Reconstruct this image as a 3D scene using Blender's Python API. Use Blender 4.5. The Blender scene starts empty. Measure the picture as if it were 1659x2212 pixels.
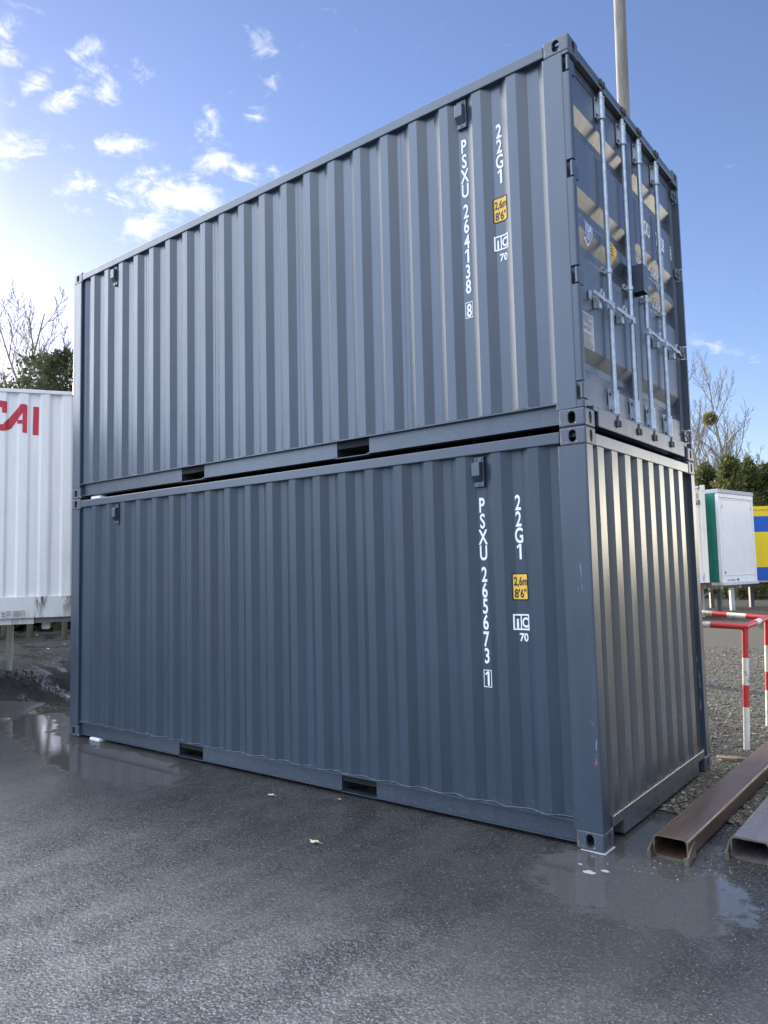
import bpy, bmesh, math, random
from mathutils import Vector, Matrix, noise

# ------------------------------------------------------------------ camera, sky, sun, exposure
SC = bpy.context.scene
COL = SC.collection
IW, IH, FPX = 1659.0, 2212.0, 1601.9
CAM = Vector((1.8125, -4.3716, 1.7091))
YAW, PITCH, ROLL = .6637, .0798, -.0234
cy, sy = math.cos(YAW), math.sin(YAW)
FW = Vector((-sy*math.cos(PITCH), cy*math.cos(PITCH), math.sin(PITCH)))
R0 = Vector((cy, sy, 0)); U0 = R0.cross(FW)
RT = R0*math.cos(ROLL) + U0*math.sin(ROLL)
UP = -R0*math.sin(ROLL) + U0*math.cos(ROLL)
cd = bpy.data.cameras.new('camera'); cam = bpy.data.objects.new('camera', cd); COL.objects.link(cam)
cd.lens = FPX/IH*36; cd.sensor_width = 36; cd.clip_end = 2000; cd.clip_start = .05
cam.matrix_world = Matrix(((RT.x, UP.x, -FW.x, CAM.x), (RT.y, UP.y, -FW.y, CAM.y), (RT.z, UP.z, -FW.z, CAM.z), (0, 0, 0, 1)))
SC.camera = cam

def ray(u, v):
    return FW + RT*((u-IW/2)/FPX) - UP*((v-IH/2)/FPX)
def at(u, v, d):
    return CAM + ray(u, v)*d

SUN_AZ, SUN_EL = 74.0, 13.5           # degrees left of +y, elevation
SKY_STRENGTH, SUN_STRENGTH, EXPOSURE = .085, 4.2, 1.35
sd = Vector((-math.sin(math.radians(SUN_AZ))*math.cos(math.radians(SUN_EL)),
             math.cos(math.radians(SUN_AZ))*math.cos(math.radians(SUN_EL)), math.sin(math.radians(SUN_EL))))
ld = bpy.data.lights.new('sun', 'SUN'); ld.energy = SUN_STRENGTH; ld.angle = math.radians(.5); ld.color = (1, .88, .72)
sun = bpy.data.objects.new('sun', ld); COL.objects.link(sun)
sun.rotation_euler = (-sd).to_track_quat('-Z', 'Y').to_euler(); sun.location = (-20, 8, 20)

class NT:
    """small helper for building node trees"""
    def __init__(s, tree):
        s.t = tree; s.n = tree.nodes; s.l = tree.links
    def add(s, ty, **kw):
        n = s.n.new(ty)
        for k, v in kw.items(): setattr(n, k, v)
        return n
    def put(s, sock, v):
        if isinstance(v, bpy.types.NodeSocket): s.l.new(v, sock)
        elif v is not None: sock.default_value = v
    def m(s, op, a=None, b=None, c=None, clamp=False):
        n = s.add('ShaderNodeMath', operation=op); n.use_clamp = clamp
        for i, x in enumerate((a, b, c)):
            if x is not None: s.put(n.inputs[i], x)
        return n.outputs[0]
    def vm(s, op, a=None, b=None, out=0):
        n = s.add('ShaderNodeVectorMath', operation=op)
        if a is not None: s.put(n.inputs[0], a)
        if b is not None: s.put(n.inputs[1], b)
        return n.outputs[out]
    def dot(s, a, b): return s.vm('DOT_PRODUCT', a, b, 1)
    def mix(s, f, a, b, blend='MIX'):
        n = s.add('ShaderNodeMix', data_type='RGBA', blend_type=blend)
        s.put(n.inputs[0], f); s.put(n.inputs[6], a); s.put(n.inputs[7], b)
        return n.outputs[2]
    def mixf(s, f, a, b):
        n = s.add('ShaderNodeMix', data_type='FLOAT')
        s.put(n.inputs[0], f); s.put(n.inputs[2], a); s.put(n.inputs[3], b)
        return n.outputs[0]
    def ss(s, v, lo, hi, o0=0.0, o1=1.0):
        n = s.add('ShaderNodeMapRange', interpolation_type='SMOOTHSTEP')
        s.put(n.inputs[0], v); s.put(n.inputs[1], lo); s.put(n.inputs[2], hi); s.put(n.inputs[3], o0); s.put(n.inputs[4], o1)
        return n.outputs[0]
    def noise(s, vec, scale, detail=4, rough=.5, dist=0, out=0):
        n = s.add('ShaderNodeTexNoise'); s.put(n.inputs['Vector'], vec)
        n.inputs['Scale'].default_value = scale; n.inputs['Detail'].default_value = detail
        n.inputs['Roughness'].default_value = rough; n.inputs['Distortion'].default_value = dist
        return n.outputs[out]
    def voro(s, vec, scale, feature='F1', out=0):
        n = s.add('ShaderNodeTexVoronoi', feature=feature); s.put(n.inputs['Vector'], vec); n.inputs['Scale'].default_value = scale
        return n.outputs[out]
    def mapping(s, vec, scale=(1, 1, 1), rot=(0, 0, 0), loc=(0, 0, 0)):
        n = s.add('ShaderNodeMapping'); s.put(n.inputs[0], vec)
        n.inputs[1].default_value = loc; n.inputs[2].default_value = rot; n.inputs[3].default_value = scale
        return n.outputs[0]
    def sep(s, vec):
        n = s.add('ShaderNodeSeparateXYZ'); s.put(n.inputs[0], vec); return n.outputs
    def bump(s, h, strength, dist, normal=None):
        n = s.add('ShaderNodeBump'); n.inputs['Strength'].default_value = 1
        s.put(n.inputs['Strength'], strength); n.inputs['Distance'].default_value = dist; s.put(n.inputs['Height'], h)
        if normal is not None: s.put(n.inputs['Normal'], normal)
        return n.outputs[0]

def build_world():
    w = bpy.data.worlds.new('World'); SC.world = w; w.use_nodes = True
    T = NT(w.node_tree); T.n.clear()
    sky = T.add('ShaderNodeTexSky', sky_type='NISHITA'); sky.sun_disc = False
    sky.sun_elevation = math.radians(SUN_EL); sky.sun_rotation = math.radians(-SUN_AZ)
    sky.air_density = 1.0; sky.dust_density = .3; sky.ozone_density = 2.8; sky.altitude = 50
    d = T.add('ShaderNodeTexCoord').outputs['Generated']
    # clouds: soft elongated patches at their bearings, broken up by noise on the direction
    blobs = [(12, 55, 48, 40, .6, 20), (15, 115, 34, 34, .65, 0), (75, 180, 62, 22, .9, 25), (135, 218, 70, 22, 1, 20), (200, 105, 42, 26, .65, 10),
             (205, 150, 34, 22, .55, 30), (233, 195, 32, 40, .85, 10), (280, 150, 40, 16, .45, 10), (20, 322, 92, 44, 1.15, 10), (12, 240, 32, 22, .7, 0),
             (255, 318, 84, 24, 1.1, 3), (560, 95, 36, 26, .72, -10), (582, 180, 22, 15, .6, 0), (560, 250, 24, 15, .62, 0), (448, 275, 22, 50, .78, -15),
             (468, 350, 60, 30, 1.05, -10), (525, 368, 46, 24, 1, -25), (168, 396, 56, 20, .95, 5), (340, 425, 120, 42, 1.25, -8), (320, 490, 62, 36, 1.3, 10),
             (430, 430, 120, 40, 1.3, -22), (180, 455, 34, 12, .5, 5), (330, 372, 50, 12, .65, 5), (592, 368, 34, 14, .5, -15), (655, 98, 12, 14, .45, 0),
             (1548, 748, 66, 12, .5, -18), (1640, 922, 60, 9, .6, -10), (1500, 722, 30, 10, .4, -10)]
    acc = None
    for (u, v, rx, ry, st, ang) in blobs:
        c = ray(u, v).normalized()
        e1 = (RT - c*RT.dot(c)).normalized(); e2 = c.cross(e1)
        a = math.radians(-ang)
        f1 = e1*math.cos(a) + e2*math.sin(a); f2 = -e1*math.sin(a) + e2*math.cos(a)
        sc = 1.0/ray(u, v).length**1.5
        p = T.dot(d, tuple(f1/(rx*1.12/FPX*sc))); q = T.dot(d, tuple(f2/(ry*1.08/FPX*sc)))
        r = T.m('MULTIPLY_ADD', q, q, T.m('MULTIPLY', p, p))
        k = T.m('MULTIPLY_ADD', T.m('SQRT', r), -st, st)
        acc = k if acc is None else T.m('MAXIMUM', acc, k)
    n1 = T.noise(T.mapping(d, (1, 1, 2.0)), 21, 10, .68, .8)
    n2 = T.noise(d, 55, 6, .65, .3)
    nn = T.m('MULTIPLY_ADD', n2, .45, T.m('MULTIPLY', n1, 1.0))
    dens = T.m('MULTIPLY_ADD', T.m('SUBTRACT', nn, .735), 3.9, T.m('MAXIMUM', acc, -.6))
    mask = T.ss(dens, -.12, 1.55, 0, .85)
    # cloud whiteness, a little warmer towards the sun
    glow = T.m('POWER', T.m('MAXIMUM', T.dot(d, tuple(sd)), 0.0), 6.0)
    ccol = T.mix(glow, (4.5, 4.7, 5.2, 1), (8.0, 7.8, 7.4, 1))
    veil = T.ss(T.sep(d)[2], 0.0, .55, 0, 1)
    skyc = T.mix(mask, T.mix(1.0, sky.outputs[0], (1.16, 1.0, 1.12, 1), 'MULTIPLY'), ccol)
    # bright sky fields added out of view to light the walls: high on the left behind the camera, and a low warm bank on the right
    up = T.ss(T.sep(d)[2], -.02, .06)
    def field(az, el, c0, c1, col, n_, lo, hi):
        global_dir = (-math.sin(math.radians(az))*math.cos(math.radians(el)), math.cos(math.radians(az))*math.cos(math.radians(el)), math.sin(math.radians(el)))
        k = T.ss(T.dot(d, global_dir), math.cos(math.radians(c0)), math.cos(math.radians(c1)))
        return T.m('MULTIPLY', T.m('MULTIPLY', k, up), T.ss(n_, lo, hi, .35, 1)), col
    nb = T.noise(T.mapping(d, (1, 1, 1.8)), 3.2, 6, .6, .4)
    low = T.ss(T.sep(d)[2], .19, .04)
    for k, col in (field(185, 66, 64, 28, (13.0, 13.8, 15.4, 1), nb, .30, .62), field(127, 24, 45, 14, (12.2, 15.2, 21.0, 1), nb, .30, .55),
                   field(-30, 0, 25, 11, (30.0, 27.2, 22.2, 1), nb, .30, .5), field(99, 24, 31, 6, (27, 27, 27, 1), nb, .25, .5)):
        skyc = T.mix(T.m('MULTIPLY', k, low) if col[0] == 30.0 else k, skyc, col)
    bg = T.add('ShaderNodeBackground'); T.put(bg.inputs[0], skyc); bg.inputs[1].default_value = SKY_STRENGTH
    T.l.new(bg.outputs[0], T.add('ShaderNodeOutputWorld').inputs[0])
build_world()
SC.render.engine = 'CYCLES'
SC.view_settings.view_transform = 'Standard'; SC.view_settings.look = 'None'; SC.view_settings.gamma = 1
SC.view_settings.exposure = EXPOSURE

# ------------------------------------------------------------------ helpers
class MB:
    """collects shapes and links them as ONE mesh object"""
    def __init__(s): s.v = []; s.f = []; s.mi = []
    def face(s, pts, m=0):
        b = len(s.v); s.v += [tuple(p) for p in pts]; s.f.append(tuple(range(b, b+len(pts)))); s.mi.append(m)
    def box(s, x0, x1, y0, y1, z0, z1, m=0):
        b = len(s.v)
        s.v += [(x, y, z) for z in (z0, z1) for y in (y0, y1) for x in (x0, x1)]
        for q in ((0, 2, 3, 1), (4, 5, 7, 6), (0, 1, 5, 4), (2, 6, 7, 3), (0, 4, 6, 2), (1, 3, 7, 5)):
            s.f.append(tuple(b+i for i in q)); s.mi.append(m)
    def hexa(s, p, m=0):          # eight corners, ordered like box
        b = len(s.v); s.v += [tuple(x) for x in p]
        for q in ((0, 2, 3, 1), (4, 5, 7, 6), (0, 1, 5, 4), (2, 6, 7, 3), (0, 4, 6, 2), (1, 3, 7, 5)):
            s.f.append(tuple(b+i for i in q)); s.mi.append(m)
    def obox(s, o, ax, ay, az, lx, ly, lz, m=0):   # oriented box: o + span
        o = Vector(o); ax, ay, az = Vector(ax), Vector(ay), Vector(az)
        s.hexa([o + ax*x + ay*y + az*z for z in lz for y in ly for x in lx], m)
    def prism(s, poly, a, b, axis, m=0):   # poly: 2D points; extruded along axis from a to b
        def P(p, t):
            return (t, p[0], p[1]) if axis == 0 else (p[0], t, p[1]) if axis == 1 else (p[0], p[1], t)
        n = len(poly); k = len(s.v)
        s.v += [P(p, a) for p in poly] + [P(p, b) for p in poly]
        s.f.append(tuple(range(k+n-1, k-1, -1))); s.mi.append(m)
        s.f.append(tuple(range(k+n, k+2*n))); s.mi.append(m)
        for i in range(n):
            j = (i+1) % n
            s.f.append((k+i, k+j, k+n+j, k+n+i)); s.mi.append(m)
    def tube(s, pts, rad, n=8, m=0, caps=True):
        pts = [Vector(p) for p in pts]
        if not hasattr(rad, '__len__'): rad = [rad]*len(pts)
        rings = []
        for i, p in enumerate(pts):
            t = (pts[min(i+1, len(pts)-1)] - pts[max(i-1, 0)]).normalized()
            ref = Vector((0, 0, 1)) if abs(t.z) < .9 else Vector((1, 0, 0))
            a = t.cross(ref).normalized(); b = t.cross(a)
            k = len(s.v)
            s.v += [tuple(p + a*rad[i]*math.cos(2*math.pi*j/n) + b*rad[i]*math.sin(2*math.pi*j/n)) for j in range(n)]
            rings.append(k)
        for i in range(len(rings)-1):
            for j in range(n):
                q = (j+1) % n
                s.f.append((rings[i]+j, rings[i]+q, rings[i+1]+q, rings[i+1]+j)); s.mi.append(m)
        if caps:
            s.f.append(tuple(rings[0]+j for j in range(n-1, -1, -1))); s.mi.append(m)
            s.f.append(tuple(rings[-1]+j for j in range(n))); s.mi.append(m)
    def sheet(s, prof, ext, m=0, close=False):
        """prof: list of points A; ext: function(point)->point B ; quads between"""
        k = len(s.v); n = len(prof)
        s.v += [tuple(p) for p in prof] + [tuple(ext(p)) for p in prof]
        for i in range(n-1):
            s.f.append((k+i, k+i+1, k+n+i+1, k+n+i)); s.mi.append(m)
    def build(s, name, mats, parent=None, bevel=0, seg=2, smooth=False, fix=True, loc=None):
        me = bpy.data.meshes.new(name); me.from_pydata(s.v, [], s.f)
        mats = mats if isinstance(mats, (list, tuple)) else [mats]
        for x in mats: me.materials.append(x)
        me.polygons.foreach_set('material_index', s.mi)
        if fix or bevel:
            bm = bmesh.new(); bm.from_mesh(me)
            if fix: bmesh.ops.recalc_face_normals(bm, faces=bm.faces)
            if bevel:
                es = [e for e in bm.edges if len(e.link_faces) == 2 and e.calc_face_angle(0) > .6]
                bmesh.ops.bevel(bm, geom=es, offset=bevel, segments=seg, affect='EDGES', profile=.5, clamp_overlap=True)
            bm.to_mesh(me); bm.free()
        if smooth:
            me.polygons.foreach_set('use_smooth', [True]*len(me.polygons))
            me.set_sharp_from_angle(angle=.7)
        o = bpy.data.objects.new(name, me); COL.objects.link(o)
        if parent: o.parent = parent
        if loc: o.location = loc
        return o

def tag(o, label=None, cat=None, group=None, kind=None):
    for k, v in (('label', label), ('category', cat), ('group', group), ('kind', kind)):
        if v: o[k] = v
    return o
def thing(name, label, cat, loc=(0, 0, 0), group=None, rotz=0):
    o = bpy.data.objects.new(name, None); COL.objects.link(o); o.location = loc; o.rotation_euler = (0, 0, rotz)
    o.empty_display_size = .2
    return tag(o, label, cat, group)
def link_mesh(name, me, parent=None):
    o = bpy.data.objects.new(name, me); COL.objects.link(o)
    if parent: o.parent = parent
    return o

# ---- lettering
_cap = None
def text_pts(body, h, sx=1.0, bold=0.0, shear=0.0):
    """flat lettering as (verts2d, faces), cap height h, centred on its box"""
    global _cap
    def conv(b):
        cu = bpy.data.curves.new('t', 'FONT'); cu.body = b; cu.size = 1; cu.offset = bold; cu.resolution_u = 4; cu.shear = shear
        ob = bpy.data.objects.new('t', cu); COL.objects.link(ob)
        dg = bpy.context.evaluated_depsgraph_get(); me = ob.evaluated_get(dg).to_mesh()
        vs = [(v.co.x, v.co.y) for v in me.vertices]; fs = [tuple(p.vertices) for p in me.polygons]
        ob.evaluated_get(dg).to_mesh_clear(); bpy.data.objects.remove(ob); bpy.data.curves.remove(cu)
        return vs, fs
    if _cap is None:
        vs, _ = conv('H'); _cap = max(v[1] for v in vs) - min(v[1] for v in vs)
    vs, fs = conv(body)
    k = h/_cap
    x0, x1 = min(v[0] for v in vs), max(v[0] for v in vs)
    y0 = 0.0; y1 = _cap
    return [((v[0]-(x0+x1)/2)*k*sx, (v[1]-(y0+y1)/2)*k) for v in vs], fs
class Flat(MB):
    """2D shapes collected as (a, b, lift) and then laid on a surface"""
    def text(s, body, a, b, h, sx=.62, bold=.012, m=0, lift=.003, shear=0, left=False):
        if body == '1':
            w = h*.145*sx/.6; s.poly([(a-w*.1, b-h/2), (a+w*.9, b-h/2), (a+w*.9, b+h/2), (a-w*.1, b+h/2)], m, lift); s.poly([(a-w*1.3, b+h*.33), (a-w*1.0, b+h*.20), (a-w*.1001, b+h*.33), (a-w*.1001, b+h*.4999)], m, lift); return
        vs, fs = text_pts(body, h, sx, bold, shear); k = len(s.v)
        if left:
            x0 = min(v[0] for v in vs); a -= x0
        s.v += [(a+v[0], b+v[1], lift) for v in vs]
        for f in fs: s.f.append(tuple(k+i for i in f)); s.mi.append(m)
    def rect(s, a0, a1, b0, b1, m=0, lift=.002, r=0):
        if r:
            pts = []
            for (cx, cz, t0) in ((a1-r, b1-r, 0), (a0+r, b1-r, 90), (a0+r, b0+r, 180), (a1-r, b0+r, 270)):
                for t in (0, 30, 60, 90): pts.append((cx+r*math.cos(math.radians(t0+t)), cz+r*math.sin(math.radians(t0+t)), lift))
            s.face(pts, m)
        else: s.face([(a0, b0, lift), (a1, b0, lift), (a1, b1, lift), (a0, b1, lift)], m)
    def frame(s, a0, a1, b0, b1, t, m=0, lift=.003):
        s.rect(a0, a1, b0, b0+t, m, lift); s.rect(a0, a1, b1-t, b1, m, lift)
        s.rect(a0, a0+t, b0+t, b1-t, m, lift); s.rect(a1-t, a1, b0+t, b1-t, m, lift)
    def poly(s, pts, m=0, lift=.003): s.face([(p[0], p[1], lift) for p in pts], m)
    def lay(s, name, mats, parent, fn, cuts_a=(), cuts_b=()):
        bm = bmesh.new()
        vv = [bm.verts.new(p) for p in s.v]
        for f, mi in zip(s.f, s.mi):
            try:
                q = bm.faces.new([vv[i] for i in f]); q.material_index = mi
            except ValueError: pass
        bmesh.ops.triangulate(bm, faces=[f for f in bm.faces if len(f.verts) > 4])
        for c in cuts_a:
            bmesh.ops.bisect_plane(bm, geom=bm.verts[:]+bm.edges[:]+bm.faces[:], plane_co=(c, 0, 0), plane_no=(1, 0, 0))
        for c in cuts_b:
            bmesh.ops.bisect_plane(bm, geom=bm.verts[:]+bm.edges[:]+bm.faces[:], plane_co=(0, c, 0), plane_no=(0, 1, 0))
        for v in bm.verts: v.co = Vector(fn(v.co.x, v.co.y, v.co.z))
        me = bpy.data.meshes.new(name); bm.to_mesh(me); bm.free()
        for x in (mats if isinstance(mats, (list, tuple)) else [mats]): me.materials.append(x)
        return link_mesh(name, me, parent)

# ------------------------------------------------------------------ materials
def mat(name):
    m = bpy.data.materials.new(name); m.use_nodes = True
    T = NT(m.node_tree); T.n.clear()
    b = T.add('ShaderNodeBsdfPrincipled'); o = T.add('ShaderNodeOutputMaterial'); T.l.new(b.outputs[0], o.inputs[0])
    T.b = b; T.co = T.add('ShaderNodeTexCoord').outputs['Object']
    return m, T
def simple(name, col, rough=.5, metal=0, var=.12, scale=6, bump=0, spec=.5):
    m, T = mat(name)
    n = T.noise(T.co, scale, 5, .6)
    c = T.mix(T.ss(n, .3, .7), tuple(x*(1-var) for x in col)+(1,), tuple(min(1, x*(1+var)) for x in col)+(1,))
    T.put(T.b.inputs['Base Color'], c); T.put(T.b.inputs['Roughness'], T.ss(n, .3, .7, rough*.88, min(1, rough*1.12)))
    T.b.inputs['Metallic'].default_value = metal; T.b.inputs['Specular IOR Level'].default_value = spec
    if bump: T.put(T.b.inputs['Normal'], T.bump(T.noise(T.co, scale*12, 4), bump, .002))
    return m

def paint_material(name, col=(.031, .052, .083), rough=.36, scuff=0, rust=False, coat=.75, spots=()):
    """grey-blue container paint: faint streaks, soft waviness, chips and scuffs"""
    m, T = mat(name)
    co = T.co
    st = T.noise(T.mapping(co, (9, 9, .5)), 1.0, 5, .6)
    big = T.noise(co, 1.1, 3, .5)
    f = T.m('MULTIPLY_ADD', st, .6, T.m('MULTIPLY', big, .4))
    c = T.mix(T.ss(f, .35, .65), tuple(x*.86 for x in col)+(1,), tuple(x*1.12 for x in col)+(1,))
    r = T.ss(st, .3, .7, rough*.85, rough*1.2)
    # small scratches: stretched noise, thresholded
    s1 = T.noise(T.mapping(co, (30, 30, 4.5), (.25, .1, .2)), 1.6, 6, .75)
    patch = T.ss(T.noise(co, 2.3, 2, .5), .56, .66)
    scr = T.m('MULTIPLY', T.ss(s1, .66-.02*scuff, .70), patch)
    c = T.mix(T.m('MULTIPLY', scr, .30+.2*scuff), c, (.42, .45, .50, 1))
    dirt = T.m('MULTIPLY', T.ss(T.noise(T.mapping(co, (5, 5, 1.0)), 1.7, 6, .7), .50, .72), .5)
    c = T.mix(dirt, c, tuple(x*.72 for x in col)+(1,))
    if rust:
        z = T.noise(co, 16, 6, .7)
        k = T.ss(z, .545, .63)
        c = T.mix(T.m('MULTIPLY', k, .75), c, (.16, .115, .10, 1))
        k2 = T.ss(T.noise(T.mapping(co, loc=(3, 1, 2)), 22, 5, .7), .615, .655)
        c = T.mix(T.m('MULTIPLY', k2, .85), c, (.33, .11, .09, 1))
        k3 = T.ss(T.noise(T.mapping(co, loc=(7, 4, 9)), 26, 5, .7), .63, .66)
        c = T.mix(k3, c, (.40, .38, .36, 1))
    X = T.sep(co)
    for (ax, a0, a1, z0, z1, colr, thr, sc) in spots:
        inx = T.m('MULTIPLY', T.ss(X[ax], a0, a0+.012), T.ss(X[ax], a1-.012, a1, 1, 0))
        inz = T.m('MULTIPLY', T.ss(X[2], z0, z0+.04), T.ss(X[2], z1-.04, z1, 1, 0))
        nz = T.ss(T.noise(T.mapping(co, (60, 60, 60/sc)), 1.0, 4, .6), thr, thr+.05)
        c = T.mix(T.m('MULTIPLY', T.m('MULTIPLY', inx, inz), nz), c, colr+(1,))
    T.put(T.b.inputs['Base Color'], c); T.put(T.b.inputs['Roughness'], r)
    sp = T.ss(T.noise(T.mapping(co, (1, 1, 1.6)), 30, 6, .75), .50, .66)
    c2 = T.mix(T.m('MULTIPLY', T.m('MULTIPLY', sp, T.ss(X[2], .02, .55, .55, 0)), 1.0), c, (.085, .085, .08, 1))
    T.put(T.b.inputs['Base Color'], c2)
    dent = T.noise(T.mapping(co, (1, 1, .6), loc=(2, 5, 1)), 1.3, 2, .5)
    wv = T.noise(T.mapping(co, (1, 1, .35)), 3.2, 3, .5)
    fine = T.noise(co, 130, 3, .5)
    bm_ = T.bump(dent, .5, .03); bm_ = T.bump(wv, .5, .013, bm_); bm_ = T.bump(fine, .10, .0016, bm_)
    brk = T.ss(T.noise(T.mapping(co, (1, 1, .22)), 38, 4, .7), .60, .72)
    T.put(T.b.inputs['Normal'], T.bump(brk, .22, .002, bm_))
    T.b.inputs['Coat Weight'].default_value = coat; T.b.inputs['Coat Roughness'].default_value = .27
    return m

M = {}
M['paint'] = paint_material('container_paint')
M['paint_shaded'] = paint_material('container_paint_shaded', (.023, .041, .066), .52, scuff=1, coat=.30)  # same paint darkened: its reflection of dark ground is put into the colour
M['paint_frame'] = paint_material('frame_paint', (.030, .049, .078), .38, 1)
M['paint_frame_shaded'] = paint_material('frame_paint_shaded', (.023, .039, .062), .38, 1)  # frame paint darkened likewise, dark reflections put into the colour
M['paint_post'] = paint_material('post_paint', (.028, .046, .074), .36, 1, spots=(
    (0, -.060, -.012, .40, .95, (.30, .36, .42), .60, 9), (0, -.062, -.022, .74, .79, (.42, .08, .07), .472, 2), (0, -.050, -.012, .50, .56, (.42, .08, .07), .474, 2),
    (0, -.105, -.03, 1.15, 1.75, (.14, .20, .27), .62, 22), (0, -.03, -.005, .9, 1.5, (.15, .22, .30), .57, 25)))
M['paint_cast'] = paint_material('casting_paint', (.044, .058, .084), .45, 1, rust=True)
M['dark'] = simple('dark_underside', (.012, .013, .015), .8)
M['tunnel'] = simple('pocket_steel', (.03, .033, .038), .7, var=.3, scale=14)
M['white'] = simple('white_lettering', (.82, .84, .86), .5, var=.05, scale=30)
M['yellow'] = simple('label_yellow', (.80, .47, .055), .45, var=.05)
M['black'] = simple('label_black', (.012, .012, .013), .45)
M['gasket'] = simple('door_gasket', (.015, .015, .017), .6)
M['galv'] = simple('galvanised_rod', (.46, .52, .58), .34, .55, .16, 24, .1)
M['cast_dark'] = simple('dark_cast_steel', (.055, .055, .058), .5, .5, .4, 40, .4)
M['bolt'] = simple('bolt_steel', (.30, .32, .35), .4, .6)
M['plate'] = simple('data_plate', (.46, .45, .44), .4, .35, .1, 30)
M['ink'] = simple('plate_print', (.10, .10, .11), .6)
M['blue'] = simple('sticker_blue', (.045, .16, .56), .4)
M['seal'] = simple('sealant', (.075, .105, .145), .4, var=.3, scale=25)

# ------------------------------------------------------------------ ground
def rise(x, y):
    t = max(0, min(1, (-7.9-x)/2.6)); return .33*t*t*(3-2*t)
def lump(x, y):
    return .05*noise.noise(Vector((x*.5, y*.5, 3))) + .022*noise.noise(Vector((x*1.7, y*1.7, 8)))
def ground_z(x, y):
    a = max(0, min(1, (-7.6-x)/1.6)); b = max(0, min(1, (y-1.2)/1.5))*max(0, min(1, (x+9)/2))
    return rise(x, y) + lump(x, y)*max(a*.45, b*.25) - .004

def ground_material():
    m, T = mat('gravel_ground')
    co = T.co; X = T.sep(co)
    n0 = T.noise(co, .35, 4, .6); n1 = T.noise(co, 2.2, 6, .65); n2 = T.noise(co, 28, 5, .7)
    cell = T.voro(co, 42, out=1); cellb = T.sep(cell)[0]
    d1 = T.voro(co, 42)
    c = T.mix(T.ss(cellb, 0, 1), (.028, .025, .019, 1), (.125, .112, .085, 1))
    c = T.mix(T.ss(n1, .40, .62), c, (.075, .067, .052, 1))
    c = T.mix(T.m('MULTIPLY', T.ss(n0, .48, .62), .65), c, (.085, .095, .045, 1))
    # moss, gravel paled on the right to stand in for sunlit ground, dark wet mud on the left
    mud = T.ss(T.m('MULTIPLY_ADD', n1, 2.0, X[0]), -6.9, -5.2, 1, 0)
    far = T.m('MULTIPLY', T.ss(X[1], 7, 15, 0, 1), T.ss(X[0], 2.0, 5.0, 1, 0))
    pale = T.ss(T.m('MULTIPLY_ADD', n1, 1.5, X[0]), 2.6, 6.0)
    c = T.mix(T.m('MULTIPLY', pale, .5), c, (.26, .235, .185, 1))
    c = T.mix(T.m('MULTIPLY', far, .6), c, (.064, .058, .047, 1))
    far_dark = T.m('MULTIPLY', T.ss(T.m('MULTIPLY_ADD', n1, 2.0, X[1]), 21.5, 23.5), T.ss(X[0], 6, 14, 1, 0))  # darker ground from the row of swap bodies outward
    c = T.mix(T.m('MULTIPLY', far_dark, .9), c, T.mix(T.ss(n2, .35, .65), (.012, .011, .010, 1), (.04, .036, .03, 1)))
    c = T.mix(T.m('MULTIPLY', mud, .9), c, T.mix(T.ss(n2, .35, .65), (.010, .010, .010, 1), (.042, .039, .032, 1)))
    green = T.m('MULTIPLY', T.ss(T.noise(co, .9, 4, .6), .52, .62), mud)
    c = T.mix(T.m('MULTIPLY', green, .5), c, (.07, .085, .04, 1))
    T.put(T.b.inputs['Base Color'], c)
    wetn = T.noise(T.mapping(co, (1, 2.4, 1), (0, 0, .5)), .95, 5, .6)
    wet = T.m('MULTIPLY', T.ss(wetn, .52, .60), mud)
    T.put(T.b.inputs['Roughness'], T.mixf(wet, .75, .12))
    h = T.m('MULTIPLY_ADD', n2, .8, T.m('MULTIPLY', d1, -1.0))
    bs = T.mixf(wet, 1.0, .25)
    T.put(T.b.inputs['Normal'], T.bump(T.noise(T.mapping(co, (1, 3.2, 1), (0, 0, -.35)), 3.1, 5, .65), T.mixf(mud, .15, .5), .05, T.bump(h, bs, .014)))
    return m

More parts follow.
